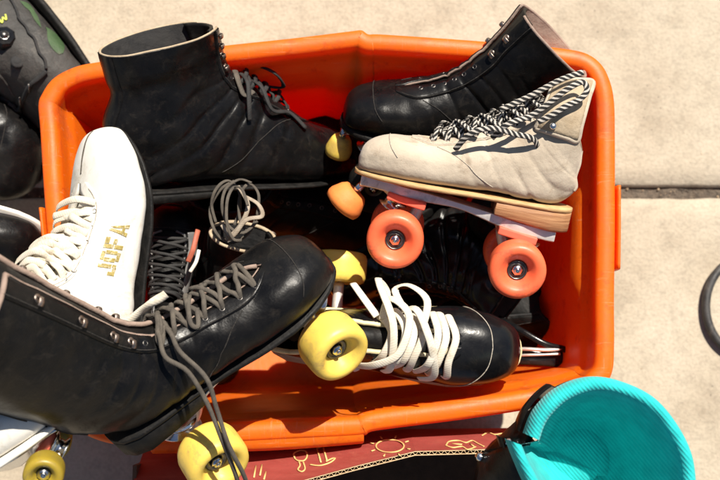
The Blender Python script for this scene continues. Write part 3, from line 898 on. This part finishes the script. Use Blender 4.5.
mb = MB(); c_ = iB @ P(553, 126, .374); mb.lathe([(.0001, .002), (.0022, .002), (.0034, .001), (.0036, -.002)], c_, iB.to_3x3() @ V((0, 0, 1)), 20, closed=False); mb.build('rivet', M['chrome'], rB)

# --- C: black boot top right
rC, bC, iC, LC = skate('roller_skate', 'black roller skate at top right with an open collar, behind the beige one',
    P(342, 118, .255), P(546, 146, .235), (.06, .70, .70), prof=CPROF, seed=9, amp=.0013, upper='black', lining='lining', trim='lining', lace=None, plate='metal', wheel='sole_black', stop='wheel_ye', stop_r=.015, stop_x=.98, stop_z=-.006, stop_ax=(.1, 0, -1),
    hooks=(9.4, 10.6), tongue='black_dull', tongue_ext=.0, gap=.12, gap_end=.3, collar_only=True, drop=.045, group=STACK)

# --- D: black boot top left
rD, bD, iD, LD = skate('roller_skate', 'tall black roller skate at top left with an empty upright collar and dull black laces',
    P(345, 170, .13), P(106, 188, .312), (-.01, .84, .50), prof=[((b_[0], b_[1] - .045 * max(0, k - 9) / 3), (t_[0] - .035 * max(0, k - 8) / 4, t_[1]), w_) for k, (b_, t_, w_) in enumerate(shaft(HIGH, .54, .0, .90))], seed=12, amp=.0018, sole_t=.0025, heel_h=.010, sole_k=.92, upper='black', lining='lining_dark', trim='lining_tan', trim_r=.0012, lace='lace_black', tongue='black_dull', tongue_ext=.0, gap=.24, gap_end=.45,
    lace_cs=(5.0, 5.6, 6.2, 6.9, 7.6), la=.0026, sag=.006, jit=.0015, group=STACK)
def SD(c, ph, off=.003): return bD.S(c, ph, off)[0]
cloud(rD, M['lace_black'], [[SD(6.6, .2), SD(6.8, .0, .02), SD(6.2, -.3, .026), SD(5.6, -.3, .018), SD(6.0, 0, .006)],
                            [SD(6.9, .0), SD(6.6, -.5, .012), SD(5.9, -.9, .010), SD(5.2, -.7, .006), SD(4.6, -.9, .004)],
                            [SD(7.6, -.1), SD(7.4, -.5, .010), SD(6.9, -.9, .008), SD(6.5, -1.2, .004)]], .0028, .0014, name='lace_bow')
cloud(rD, M['lace_grey'], [[SD(8.2, -.2), SD(8.0, -.45, .006), SD(7.5, -.65, .005), SD(7.2, -.75, .006), SD(6.9, -.62, .008)]], .0034, .0014, name='lace_end')

# --- E: white skate at left
rE, bE, iE, LE = skate('roller_skate', 'white leather skate with gold lettering and tangled white laces, toe pointing up the photo',
    P(130, 133, .37), P(122, 398, .37), (-.70, 0, .70), prof=shaft(EPROF, 1, 0, 1.02), seed=15, amp=.0010, upper='white', lining='lining_tan', trim='white', stitch='stitch_w', tongue='white', lace='lace_white', la=.0036, lb=.0012,
    sole='sole_black', heel='sole_black', sole_t=.003, heel_h=.010, sole_k=.95, spring=.085, gap=.42, gap_end=.5, hooks=(), tongue_ext=0, sag=.006, jit=.0018, seams=(EYESTAY,), group=STACK)
def SE(c, ph, off=.003): return bE.S(c, ph, off)[0]
lp = []
for q in range(8):
    c = 4.7 + q * .58; sg = -1 if q % 2 else 1
    lp.append([SE(c, -.55, .001), SE(c - .05, -.2, .008 + .003 * sg), SE(c + .1, .25, .014), SE(c + .35, .45, .012), SE(c + .5, .3, .012 + .004 * sg), SE(c + .4, -.1, .007), SE(c + .5, -.55, .001)])
for q in range(4):
    c = 6.4 + q * .55
    lp.append([SE(c, -.2, .006), SE(c + .3, .0, .020), SE(c + .8, .4, .026), SE(c + 1.3, .5, .018), SE(c + 1.0, .1, .014), SE(c + .6, -.2, .008)])
cloud(rE, M['lace_white'], lp, .0034, .0009, name='lace_loops')
cloud(rE, M['lace_white'], [W(iE, [(120, 330, .43), (140, 312, .44), (152, 303, .45), (162, 297, .45), (166, 294, .45)])], .0042, .0028)
cloud(rE, M['crack'], [[SE(c, 0, .0002) for c in (1.2, 1.8, 2.4, 3.0, 3.6)]], .0009, .0006, name='toe_seam')
f = proj(bE, -1); mb = MB(); sz = .0152
gx = (.975, -.22); gz = (.10, 1.0)
ox, oz = (.43 * LE, .135 * LE)
def stripes(quads, o):
    for qd in quads:
        (x0, z0), (x1, z1) = qd[0], qd[2]
        if len(qd) == 4 and qd[0][1] == qd[1][1] and abs(x1 - x0) > .3:
            patch(mb, f, qd, o, gx, gz, sz, 4)
        else: patch(mb, f, qd, o, gx, gz, sz, 4)
def letter(quads, k): stripes(quads, (ox + gx[0] * k * sz * .80, oz + gx[1] * k * sz * .80))
letter([R4(.42, .30, .66, 1), R4(.0, .0, .5, .2), R4(0, .2, .22, .42), R4(.5, .04, .66, .26)], 0)
letter([R4(0, .22, .24, .80), R4(.46, .22, .68, .80), R4(.08, 0, .60, .2), R4(.08, .82, .60, 1)], 1)
letter([R4(0, 0, .24, .48), R4(0, .53, .24, 1), R4(.28, .80, .66, 1), R4(.28, .42, .58, .6)], 2)
letter([((0, 0), (.22, 0), (.42, 1), (.26, 1)), ((.52, 0), (.74, 0), (.50, 1), (.42, .8)), R4(.27, .22, .48, .38)], 3)
mb.build('lettering', M['gold'], rE)

# --- F: low black shoe with white laces
rF, bF, iF, LF = skate('roller_skate', 'low black roller skate with fat white laces and a shiny round toe',
    P(520, 352, .285), P(268, 332, .255), (-.34, .02, .94), prof=shaft(LOW, 1, 0, .80), seed=18, amp=.0008, upper='black_shiny', lining='lining_dark', trim='cream', trim_r=.0026, stitch='stitch_w', tongue='black_dull', tongue_ext=.1,
    sole='cream', heel='cream', sole_k=.86, sole_t=.009, plate='metal', wheel='wheel_ye', hooks=(), eyes=(4.4, 5.0, 5.6, 6.2, 6.9), lace=None, c0=4.2, c1=4.9, gap=.30, gap_end=.9, seams=([(2.75, 0), (2.9, .5), (3.4, 1.1), (3.8, 1.6)],), group=STACK,
    skip_wheels=((0, 1), (0, -1), (1, -1)), gauge=.078, wx=(.8, .262), drop=.014, wr=.029, wh=.017)
def SF(c, ph, off=.003): return bF.S(c, ph, off)[0]
fb = []
for q, c in enumerate((4.35, 4.75, 5.1, 5.55, 5.95, 6.4, 6.9)):
    t_ = random.uniform(-.15, .15); lf = .004 + .005 * (q % 3)
    fb.append([SF(c + t_, .85 + .1 * (q % 2), -.001), SF(c + t_ * .5, .55, lf), SF(c - .1, .1, lf + .006), SF(c + .05, -.35, lf + .003), SF(c - t_, -.8, .003), SF(c - t_ + .1, -.95, -.001)])
fb.append([SF(5.9, .9, .002), SF(5.6, .6, .016), SF(5.4, .1, .022), SF(5.0, -.3, .018), SF(4.8, -.7, .012), SF(5.1, -1.0, .006)])
fb.append([SF(7.0, .5, .004), SF(6.6, .7, .022), SF(6.2, .3, .028), SF(6.5, -.2, .02), SF(7.2, -.6, .012), SF(7.5, -1.1, .004), SF(7.0, -1.3, .006)])
fb.append([SF(6.5, .9, .004), SF(6.2, 1.2, .018), SF(6.4, 1.3, .03), SF(6.8, .9, .03), SF(6.9, .2, .02), SF(6.5, -.5, .014), SF(6.3, -1.0, .006)])
fb.append([SF(5.5, .2, .012), SF(5.2, .7, .022), SF(5.5, 1.1, .026), SF(5.9, 1.2, .02), SF(6.0, .7, .014)])
fb.append([SF(7.2, .6, .006), SF(7.4, 1.0, .018), SF(7.3, 1.3, .026)])
cloud(rF, M['lace_white'], fb, .0038, .0009, name='lace')

# --- G: dark boot deep in the middle with dull loose laces
rG, bG, iG, LG = skate('roller_skate', 'dark boot deep in the bin, its tan edged collar holding tangled thin grey laces',
    P(330, 330, .15), P(192, 285, .19), (-.02, .66, .74), prof=shaft(HIGH, .62, 0, .9), seed=21, amp=.001, upper='black_dull', lining='lining_dark', trim='lining_tan', trim_r=.0018, tongue='black_dull', lace=None, group=STACK)
def SG(c, ph, off=.003): return bG.S(c, ph, off)[0]
cl = []
for k_, (cx, cy, rx, ry, z_) in enumerate(((232, 212, 27, 30, .30), (240, 205, 22, 27, .31), (238, 214, 14, 28, .32), (250, 208, 12, 25, .31), (228, 205, 18, 24, .30))):
    a0 = .6 * k_
    cl.append(W(iG, [(cx + rx * math.cos(a0 + t * .8) * (1 - .05 * t) + random.uniform(-1.5, 1.5), cy + ry * math.sin(a0 + t * .8) + random.uniform(-1.5, 1.5), z_ + random.uniform(-.006, .006)) for t in range(7)]))
cloud(rG, M['lace_grey'], cl, .0017, .0009, name='lace_tangle')
cloud(rG, M['lace_cream'], [W(iG, [(222, 225, .31), (232, 236, .315), (246, 220, .32), (262, 216, .315), (258, 204, .31), (244, 196, .31)]), W(iG, [(238, 186, .31), (248, 205, .315), (240, 226, .315), (226, 240, .31)])], .0024, .001, name='lace_end')

# --- H: small grey boot with black cross lacing
rH, bH, iH, LH = skate('roller_skate', 'small black boot with criss cross laces and grey eyelet strip beside the white skate',
    P(172, 205, .22), P(168, 350, .17), (.12, .1, .98), prof=shaft(LOW, 1, 0, .95), seed=24, upper='black_dull', lining='lining_dark', trim='grey_leather', tongue='black_dull', lace='lace_black', la=.0017, lb=.0010, eyes=(3.6, 4.3, 5.0, 5.7, 6.4, 7.1, 7.8), c0=3.0, c1=3.4, gap=.62, gap_end=.9, lace_cs=(3.6, 4.3, 5.0, 5.7, 6.4, 7.1, 7.8), hooks=(), sole='sole_black', group=STACK)
mb = MB(); mb.sweep([bH.S(c, -1.0, .001)[0] for c in (3.2, 4, 5, 6, 7, 8)], .007, .0015, nrm=[tuple(bH.S(c, -1.0)[1]) for c in (3.2, 4, 5, 6, 7, 8)], k=10); mb.build('eyelet_stay', M['grey_leather'], rH)
mb = MB(); mb.sweep(W(iH, [(188, 262, .27), (193, 250, .272), (196, 238, .27), (198, 230, .266)]), .0028, .0010, nrm=tuple(iH.to_3x3() @ V((.4, 0, 1))), k=10); mb.build('pull_strap', M['rust'], rH)
mb = MB(); mb.sweep(W(iH, [(190, 272, .27), (196, 262, .272), (199, 250, .27)]), .002, .001, k=8); mb.build('strap_edge', M['white_rub'], rH)

# --- I: black boot below the coral wheels
rI, bI, iI, LI = skate('roller_skate', 'limp creased black boot under the coral wheels, its shaft pointing to the lower right',
    P(330, 292, .15), P(464, 196, .17), (.60, -.70, .40), prof=shaft(HIGH, .95, .0, .9), seed=27, amp=.003, upper='black_shiny', lining='lining_dark', trim='black_dull', tongue='black_dull', lace=None, hooks=(), tongue_ext=.1, gap_end=.6, group=STACK)
mb = MB(); mb.sweep(W(iI, [(498, 318, .20), (520, 330, .215), (545, 344, .22), (566, 350, .215), (571, 358, .21)]), .0035, .0018, nrm=tuple(iI.to_3x3() @ V((0, 0, 1))), k=10); mb.sweep(W(iI, [(500, 356, .205), (530, 357, .21), (568, 360, .207)]), .009, .002, nrm=tuple(iI.to_3x3() @ V((0, 0, 1))), k=10); mb.build('buckle_strap', M['black_shiny'], rI)
mb = MB(); mb.sweep(W(iI, [(505, 350, .20), (524, 349, .215), (545, 350, .22), (562, 349, .215)]), .003, .002, k=8); mb.sweep(W(iI, [(508, 356, .20), (530, 355, .215), (560, 354, .215)]), .0018, .0015, k=8); mb.build('buckle_bar', M['metal'], rI)

# --- J: soft grey skate with green print, outside the bin
rJ, bJ, iJ, LJ = skate('inline_skate', 'soft grey fabric inline skate with faded green print, outside the bin corner',
    P(112, 128, .10), P(-62, -110, .12), (-.80, -.52, .36), prof=shaft(HIGH, .9, .1, 1.1), seed=30, amp=.002, upper='fabric_grey', lining='lining_dark', trim='lining_dark', tongue='black_dull', lace='lace_black', sole='sole_black', gap=.3, gap_end=.5, seams=(EYESTAY, QUARTER), cat='inline skate', group=STACK)

fJ = proj(bJ, 1)
def jl(px, py):   # photo position -> local x,z on the skate's mid plane
    o_ = rJ_m.translation; n_ = (rJ_m.to_3x3() @ V((0, 1, 0)))
    d = RC @ V(((px - 360) / F, -(py - 240) / F, -1)); q = CAM + d * ((o_ + n_ * .04 - CAM).dot(n_) / d.dot(n_)); l_ = iJ @ q
    return l_.x, l_.z
rJ_m = iJ.inverted()
def jpatch(pairs, mat, name):
    mb = MB(); rows = []
    for a_, b_ in [(r[:2], r[2:]) for r in catmull([(*p, *q) for p, q in pairs], 14)]:
        r = []
        for k in range(6):
            px = a_[0] + (b_[0] - a_[0]) * k / 5; py = a_[1] + (b_[1] - a_[1]) * k / 5
            x_, z_ = jl(px, py); r.append(fJ(x_, z_, .0008))
        rows.append(r)
    mb.grid(rows); return mb.build(name, mat, rJ)
jpatch([((20, 10), (22, 13)), ((28, 12), (25, 17)), ((34, 20), (30, 22)), ((39, 30), (34, 31)), ((41, 41), (37, 36))], M['green'], 'green_print')
jpatch([((45, 38), (47, 42)), ((52, 40), (47, 50)), ((60, 47), (49, 58)), ((64, 56), (53, 64)), ((62, 66), (58, 68))], M['green'], 'green_print')
jpatch([((8, -4), (9, 0)), ((16, -4), (10, 10)), ((18, 2), (12, 12)), ((14, 8), (12, 12))], M['green'], 'green_print')
def jline(pts, w_, mat, name, off=.0012, h=.0005):
    mb = MB(); mb.sweep([fJ(*jl(*p), off) for p in pts], w_, h, nrm=(0, 1, 0), k=8); return mb.build(name, mat, rJ)
jline([(0, 32), (3, 36), (3.5, 30)], .0011, M['lime'], 'lettering')
jline([(3.5, 30), (7, 33), (6, 27)], .0011, M['lime'], 'lettering')
jline([(-1, 11), (3, 10), (6, 9)], .0011, M['lime'], 'lettering')
jline([(9, 8), (14, 16), (18, 27), (19, 32), (26, 41), (29, 48), (34, 53), (37, 62), (39, 68), (44, 74), (46, 82)], .0016, M['lining_dark'], 'scalloped_cord', .002, .0016)
jline([(4, 94), (10, 95), (20, 94), (30, 91), (40, 88), (46, 84)], .003, M['lining_dark'], 'strap', .003, .002)
jline([(22, 92), (23, 97)], .0016, M['steel_dark'], 'strap_loop', .005, .0014); jline([(31, 89), (32, 94)], .0016, M['steel_dark'], 'strap_loop', .005, .0014)
c_ = fJ(*jl(5, 50), .0); mb = MB(); mb.lathe([(.0001, .008), (.006, .0075), (.0115, .006), (.014, .003), (.0145, -.004)], c_, (0, 1, 0), 8, closed=False); bk = mb.build('buckle', M['black_shiny'], rJ, smooth=False)
mb = MB(); mb.lathe([(.0001, .0105), (.0035, .0105), (.0045, .0085), (.0046, .006)], c_, (0, 1, 0), 20, closed=False); mb.build('buckle_button', M['steel_dark'], bk)
c_ = fJ(*jl(18, 72), .0); mb = MB(); mb.lathe([(.0001, .004), (.004, .004), (.005, .0025), (.0065, .003), (.008, .001), (.008, -.002)], c_, (0, 1, 0), 24, closed=False); mb.build('snap_button', M['lining_dark'], rJ)

# --- Q, R: boots filling the bottom of the bin
rQ, bQ, iQ, LQ = skate('roller_skate', 'black boot deep in shade at the bin bottom, left of the orange toe stop',
    P(400, 214, .06), P(196, 222, .08), (0, .25, .95), prof=shaft(HIGH, .45, 0, 1.15), seed=42, upper='black_dull', lining='lining_dark', trim='lining_dark', lace=None, group=STACK, hooks=())
rR, bR, iR, LR = skate('roller_skate', 'black boot low in the bin under the limp boot and the round toed skate',
    P(372, 330, .05), P(592, 322, .06), (0, .2, .95), prof=shaft(LOW, .9, 0, 1.15), seed=45, upper='black_dull', lining='lining_dark', trim='lining_dark', lace=None, group=STACK, hooks=())
rS, bS, iS, LS = skate('roller_skate', 'black boot standing against the back wall of the bin, mostly behind the two tallest boots',
    P(300, 130, .08), P(470, 150, .08), (0, .2, .95), prof=shaft(LOW, .9, 0, 1.1), seed=48, upper='black_dull', lining='lining_dark', trim='lining_dark', lace=None, group=STACK, hooks=())
rT, bT, iT, LT = skate('roller_skate', 'black boot flat on the bin floor at the left, under the white skate',
    P(200, 170, .05), P(215, 380, .06), (-.1, .0, .95), prof=shaft(LOW, .9, 0, 1.4), seed=51, upper='black_dull', lining='lining_dark', trim='lining_dark', lace=None, group=STACK, hooks=())

# --- K, N: black skates outside the bin on the left
rK, bK, iK, LK = skate('roller_skate', 'black skate with a white sole band, poking in from the left edge',
    P(44, 232, .22), P(-190, 222, .20), (-.05, -.86, .42), prof=shaft(HIGH, .7, .1, 1.0), seed=33, upper='black', lining='lining_dark', trim='lining_dark', sole='white_rub', heel='white_rub', sole_t=.004, lace=None, group=STACK)
rN, bN, iN, LN = skate('roller_skate', 'plain black boot squeezed between the grey skate and the skate with white band',
    P(46, 165, .08), P(-200, 100, .10), (.1, -.25, .95), prof=shaft(LOW, .7, 0, 1.1), seed=36, amp=.004, upper='black', lining='lining_dark', trim='lining_dark', lace=None, group=STACK)

# --- Mw: white skate bottom left
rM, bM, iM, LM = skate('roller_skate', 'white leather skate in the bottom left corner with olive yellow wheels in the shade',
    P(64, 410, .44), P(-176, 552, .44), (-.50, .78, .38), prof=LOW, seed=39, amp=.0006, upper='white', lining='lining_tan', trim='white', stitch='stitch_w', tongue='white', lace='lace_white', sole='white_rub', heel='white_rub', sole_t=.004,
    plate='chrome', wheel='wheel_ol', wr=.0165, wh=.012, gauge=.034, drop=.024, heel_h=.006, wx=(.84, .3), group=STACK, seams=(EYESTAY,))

# =================================================================== BOX
TOPL = [(120, 520), (240, 498), (300, 481), (355, 466), (415, 451), (470, 449.5), (540, 447)]
def make_box():
    zt, zb = .330, .235
    top = [P(x, y, zt) for x, y in catmull(TOPL, 31)]
    top = [P(x, y, zt) for x, y in [(a + (b - a) * t / 6, c + (d - c) * t / 6) for (a, c), (b, d) in zip(TOPL, TOPL[1:]) for t in range(6)] + [TOPL[-1]]]
    root = empty('cardboard_box', Matrix.Translation((P(400, 560, .0).x, P(400, 640, 0).y, 0)))
    tag(root, 'open cardboard box with red printed side and yellow line drawings, in front of the bin', 'box')
    inv = root.matrix_world.inverted()
    def put(mb, name, mat, **kw): o = mb.build(name, mat, None, **kw); o.parent = root; o.matrix_parent_inverse = inv; return o
    # leaning red wall
    bot = [V((t.x * 1.0, P(0, 428, zb).y + (t.y - top[-1].y) * .35, zb)) for t in top]
    low = [V((t.x, t.y - .012, .002)) for t in bot]
    def lerp(k): return [t.lerp(b_, k) for t, b_ in zip(top, bot)]
    rows = [lerp(k / 8) for k in range(9)] + [low]
    mb = MB(); mb.grid(rows); put(mb, 'printed_wall', M['card'], smooth=False)
    # board thickness: inner liner and the wavy core
    n = (top[10] - top[9]).cross(bot[9] - top[9]).normalized()
    if n.y > 0: n = -n
    th = n * .0045
    th = V((0, -.0045, 0))
    mb = MB(); mb.grid([[p + th for p in r] for r in rows]); put(mb, 'inner_wall', M['card_dark'], smooth=False)
    mb = MB()
    for o0, o1 in ((V((0, -.0002, .0004)), V((0, -.0010, .0004))), (th + V((0, .0008, .0004)), th + V((0, 0, .0004)))):
        mb.grid([[p + o0 for p in top], [p + o1 for p in top], [p + o1 + V((0, 0, -.004)) for p in top], [p + o0 + V((0, 0, -.004)) for p in top], [p + o0 for p in top]])
    dense = []
    for a_, b_ in zip(top, top[1:]):
        m_ = max(1, int((b_ - a_).length / .0005))
        dense += [a_.lerp(b_, t / m_) for t in range(m_)]
    dist = 0; wavy = []
    for i, p in enumerate(dense):
        if i: dist += (p - dense[i - 1]).length
        wavy.append(p + V((0, -.0022 + .0013 * math.sin(dist / .0062 * 2 * PI), 0)))
    mb.grid([[p + V((0, .00035, 0)) for p in wavy], [p + V((0, -.00035, 0)) for p in wavy], [p + V((0, -.00035, -.006)) for p in wavy]])
    put(mb, 'corrugated_edge', M['card_brown'], smooth=False)
    # other sides and bottom
    x0, x1 = top[0].x, top[-1].x; y1 = top[-1].y - .012; y0 = y1 - .34
    mb = MB()
    mb.box(((x0 + x1) / 2, y0, .14), x1 - x0, .004, .27); mb.box((x0, (y0 + y1) / 2, .14), .004, .32, .27); mb.box((x1, (y0 + y1) / 2, .13), .004, .32, .25)
    put(mb, 'box_sides', M['card_dark'], smooth=False)
    mb = MB(); mb.box(((x0 + x1) / 2, (y0 + y1) / 2, .004), x1 - x0 - .01, .33, .004); put(mb, 'box_bottom', M['card_dark'], smooth=False)
    # drawings on the printed wall
    def onwall(px, py):
        d = RC @ V(((px - 360) / F, -(py - 240) / F, -1)); best = None
        for i in range(len(top) - 1):
            a_, b_, c_ = top[i], top[i + 1], bot[i]
            nn_ = (b_ - a_).cross(c_ - a_)
            if nn_.length < 1e-12: continue
            nn_.normalize(); t = (a_ - CAM).dot(nn_) / d.dot(nn_); q = CAM + d * t
            if a_.x - 1e-4 <= q.x <= b_.x + 1e-4: return q + V((0, .0005, .0005))
            best = q
        return best + V((0, .0005, .0005))
    mb = MB()
    k_ = [0]
    def line(pts, w_=.0009): mb.sweep([onwall(*p) for p in pts], w_, .0003, nrm=(0, .7, .7), k=6)
    line([(390 + 14 * math.cos(t * PI / 8), 446.5 + 6.3 * math.sin(t * PI / 8)) for t in range(17)])
    for t in range(8):
        a_ = t * PI / 4 + .3; line([(390 + 17 * math.cos(a_), 446.5 + 8.2 * math.sin(a_)), (390 + 21 * math.cos(a_), 446.5 + 10.8 * math.sin(a_))])
    put(mb, 'sun_drawing', M['ink']); mb = MB()
    line([(295, 459), (294, 454), (300, 451), (306, 452), (307, 457), (304, 461), (298, 461), (295, 459)])
    line([(299, 462), (300, 466), (298, 470), (302, 472), (305, 469), (303, 462)])
    put(mb, 'bulb_drawing', M['ink']); mb = MB()
    line([(317, 449), (321, 463)]); line([(323, 447), (327, 461)]); line([(317, 449), (323, 447)])
    line([(310, 465), (320, 466), (330, 463), (335, 459), (332, 459), (326, 462)])
    put(mb, 'tool_drawing', M['ink']); mb = MB()
    line([(256, 466), (254, 478)]); line([(262, 465), (260, 476)]); line([(266, 472), (264, 480)])
    put(mb, 'dash_drawing', M['ink']); mb = MB()
    line([(446, 446), (449, 442), (458, 441), (466, 443), (472, 441), (478, 444), (484, 447)]); line([(446, 446), (453, 448), (462, 447), (468, 450), (476, 447)])
    line([(470, 444), (474, 447)]); line([(452, 444), (462, 445)])
    put(mb, 'animal_drawing', M['ink']); mb = MB()
    line([(482, 436), (488, 433), (495, 435), (503, 434), (508, 437)])
    put(mb, 'squiggle_drawing', M['ink'])
make_box()

# =================================================================== teal lined boot
def make_teal():
    path = [(516, 443, .452), (524, 462, .452), (538, 490, .45), (562, 524, .448), (606, 545, .446), (656, 536, .446), (688, 506, .448), (691, 470, .45), (679, 436, .452), (655, 405, .455), (622, 388, .458), (592, 385, .458), (563, 396, .456), (543, 416, .454), (534, 438, .45)]
    dn = catmull(path, 110)
    cen = P(612, 478, .40)
    root = empty('lined_boot', Matrix.Translation((cen.x, cen.y, .20)))
    tag(root, 'black boot with a thick teal ribbed knit lining, standing in the cardboard box', 'boot')
    inv = root.matrix_world.inverted()
    prof = [(-.022, -.105), (-.012, -.10), (-.004, -.07), (-.003, -.035), (-.003, -.015), (-.0025, -.006), (.0, -.0015), (.0035, .0), (.007, -.002), (.0095, -.008), (.0105, -.02), (.011, -.04)]
    rows = []; uvs = []; srows = []; dist = 0; prev = None
    for i, q in enumerate(dn):
        p = P(*q); 
        if prev: dist += (p - prev).length
        prev = p
        rad = V((p.x - cen.x, p.y - cen.y, 0)); rl = rad.length; rad.normalize()
        row = []; sr = []
        for (o_, h) in prof:
            r_ = o_ if h > -.02 else o_ - (abs(h) - .02) * .22
            row.append(p + rad * (r_ - .0035) + V((0, 0, h + .0012 * noise.noise(V((dist * 30, h * 20, 1))))))
        rows.append(row); uvs.append([(dist * 1.0 + k * .003, k * .1) for k in range(len(prof))])
        for (o_, h) in ((.006, -.028), (.0085, -.03), (.009, -.045), (.004, -.08), (-.006, -.14), (-.02, -.20)):
            sr.append(p + rad * (o_ - .0035 + (.006 if i < 12 or i > 92 else 0)) + V((0, 0, h)))
        srows.append(sr)
    mb = MB(); mb.grid(rows, False, 0, uvs)
    mb.grid([rows[-1][:6], [a_.lerp(b_, .5) for a_, b_ in zip(rows[-1][:6], rows[0][:6])], rows[0][:6]], False, 0)
    lo = mb.build('knit_lining', M['teal'], None); lo.parent = root; lo.matrix_parent_inverse = inv
    mb = MB(); mb.grid(srows); so_ = mb.build('boot_shell', M['black'], None); so_.parent = root; so_.matrix_parent_inverse = inv
    # insole
    mb = MB(); ring = [r[0] for r in rows]; b0 = len(mb.v); mb.v += [tuple(p) for p in ring]; mb.v.append((cen.x, cen.y, .350)); k = len(mb.v) - 1
    for i in range(len(ring)): mb.face([b0 + i, b0 + (i + 1) % len(ring), k])
    o = mb.build('insole', M['teal'], None); o.parent = root; o.matrix_parent_inverse = inv
    # black shaft panel with rivets left of the lining
    def quad(pxs, z_, name, bulge=.006, dz=(0, 0, 0, 0)):
        rows = []
        for i in range(13):
            row = []
            for j in range(13):
                u, v_ = i / 12, j / 12
                x = (pxs[0][0] * (1 - u) + pxs[1][0] * u) * (1 - v_) + (pxs[3][0] * (1 - u) + pxs[2][0] * u) * v_
                y = (pxs[0][1] * (1 - u) + pxs[1][1] * u) * (1 - v_) + (pxs[3][1] * (1 - u) + pxs[2][1] * u) * v_
                zz = z_ + (dz[0] * (1 - u) + dz[1] * u) * (1 - v_) + (dz[3] * (1 - u) + dz[2] * u) * v_
                row.append(P(x, y, zz + bulge * math.sin(u * PI) * math.sin(v_ * PI) + .002 * noise.noise(V((x * .05, y * .05, 2)))))
            rows.append(row)
        m2 = MB(); m2.grid(rows); o = m2.build(name, M['black'], None); o.parent = root; o.matrix_parent_inverse = inv
        sd = o.modifiers.new('t', 'SOLIDIFY'); sd.thickness = .004
        return o
    quad([(470, 500), (478, 458), (516, 440), (536, 500)], .405, 'eyelet_panel', dz=(-.02, -.02, .035, .02))
    quad([(488, 452), (514, 428), (545, 402), (530, 446)], .40, 'side_panel', dz=(-.03, 0, .035, .03))
    for x, y, z_ in ((480, 457, .392), (509, 443, .422)):
        m2 = MB(); m2.lathe([(.0001, .003), (.0015, .003), (.0034, .0018), (.0042, 0), (.0042, -.004)], P(x, y, z_), (0, .1, 1), 20, closed=False)
        o = m2.build('rivet', M['chrome'], None); o.parent = root; o.matrix_parent_inverse = inv
make_teal()

# =================================================================== hose
mb = MB()
hp = [P(745 + 39 * math.cos(t), 306 + 48 * math.sin(t), .008) for t in [PI * .30 + PI * 1.5 * k / 24 for k in range(25)]]
mb.sweep([tuple(p) for p in hp], .0055, k=14)
tag(mb.build('rubber_hose', M['hose']), 'dark rubber hose curled on the concrete at the right edge', 'hose')

# =================================================================== light
sun_dir = V((.30, .62, 1.0)).normalized()
sl = bpy.data.lights.new('sun', 'SUN'); sl.energy = 5.0; sl.angle = math.radians(.5); sl.color = (1.0, .93, .82)
so = bpy.data.objects.new('sun', sl); col.objects.link(so)
so.rotation_euler = sun_dir.to_track_quat('Z', 'Y').to_euler()
w = bpy.data.worlds.new('World'); scene.world = w; w.use_nodes = True
nt = w.node_tree
sky = nt.nodes.new('ShaderNodeTexSky'); sky.sky_type = 'NISHITA'; sky.sun_disc = False
sky.sun_elevation = math.asin(sun_dir.z)
sky.sun_rotation = math.atan2(sun_dir.x, sun_dir.y)
nt.links.new(sky.outputs[0], nt.nodes['Background'].inputs[0])
nt.nodes['Background'].inputs[1].default_value = .05
scene.view_settings.view_transform = 'Standard'
scene.view_settings.look = 'None'
scene.view_settings.exposure = .65
scene.view_settings.gamma = 1
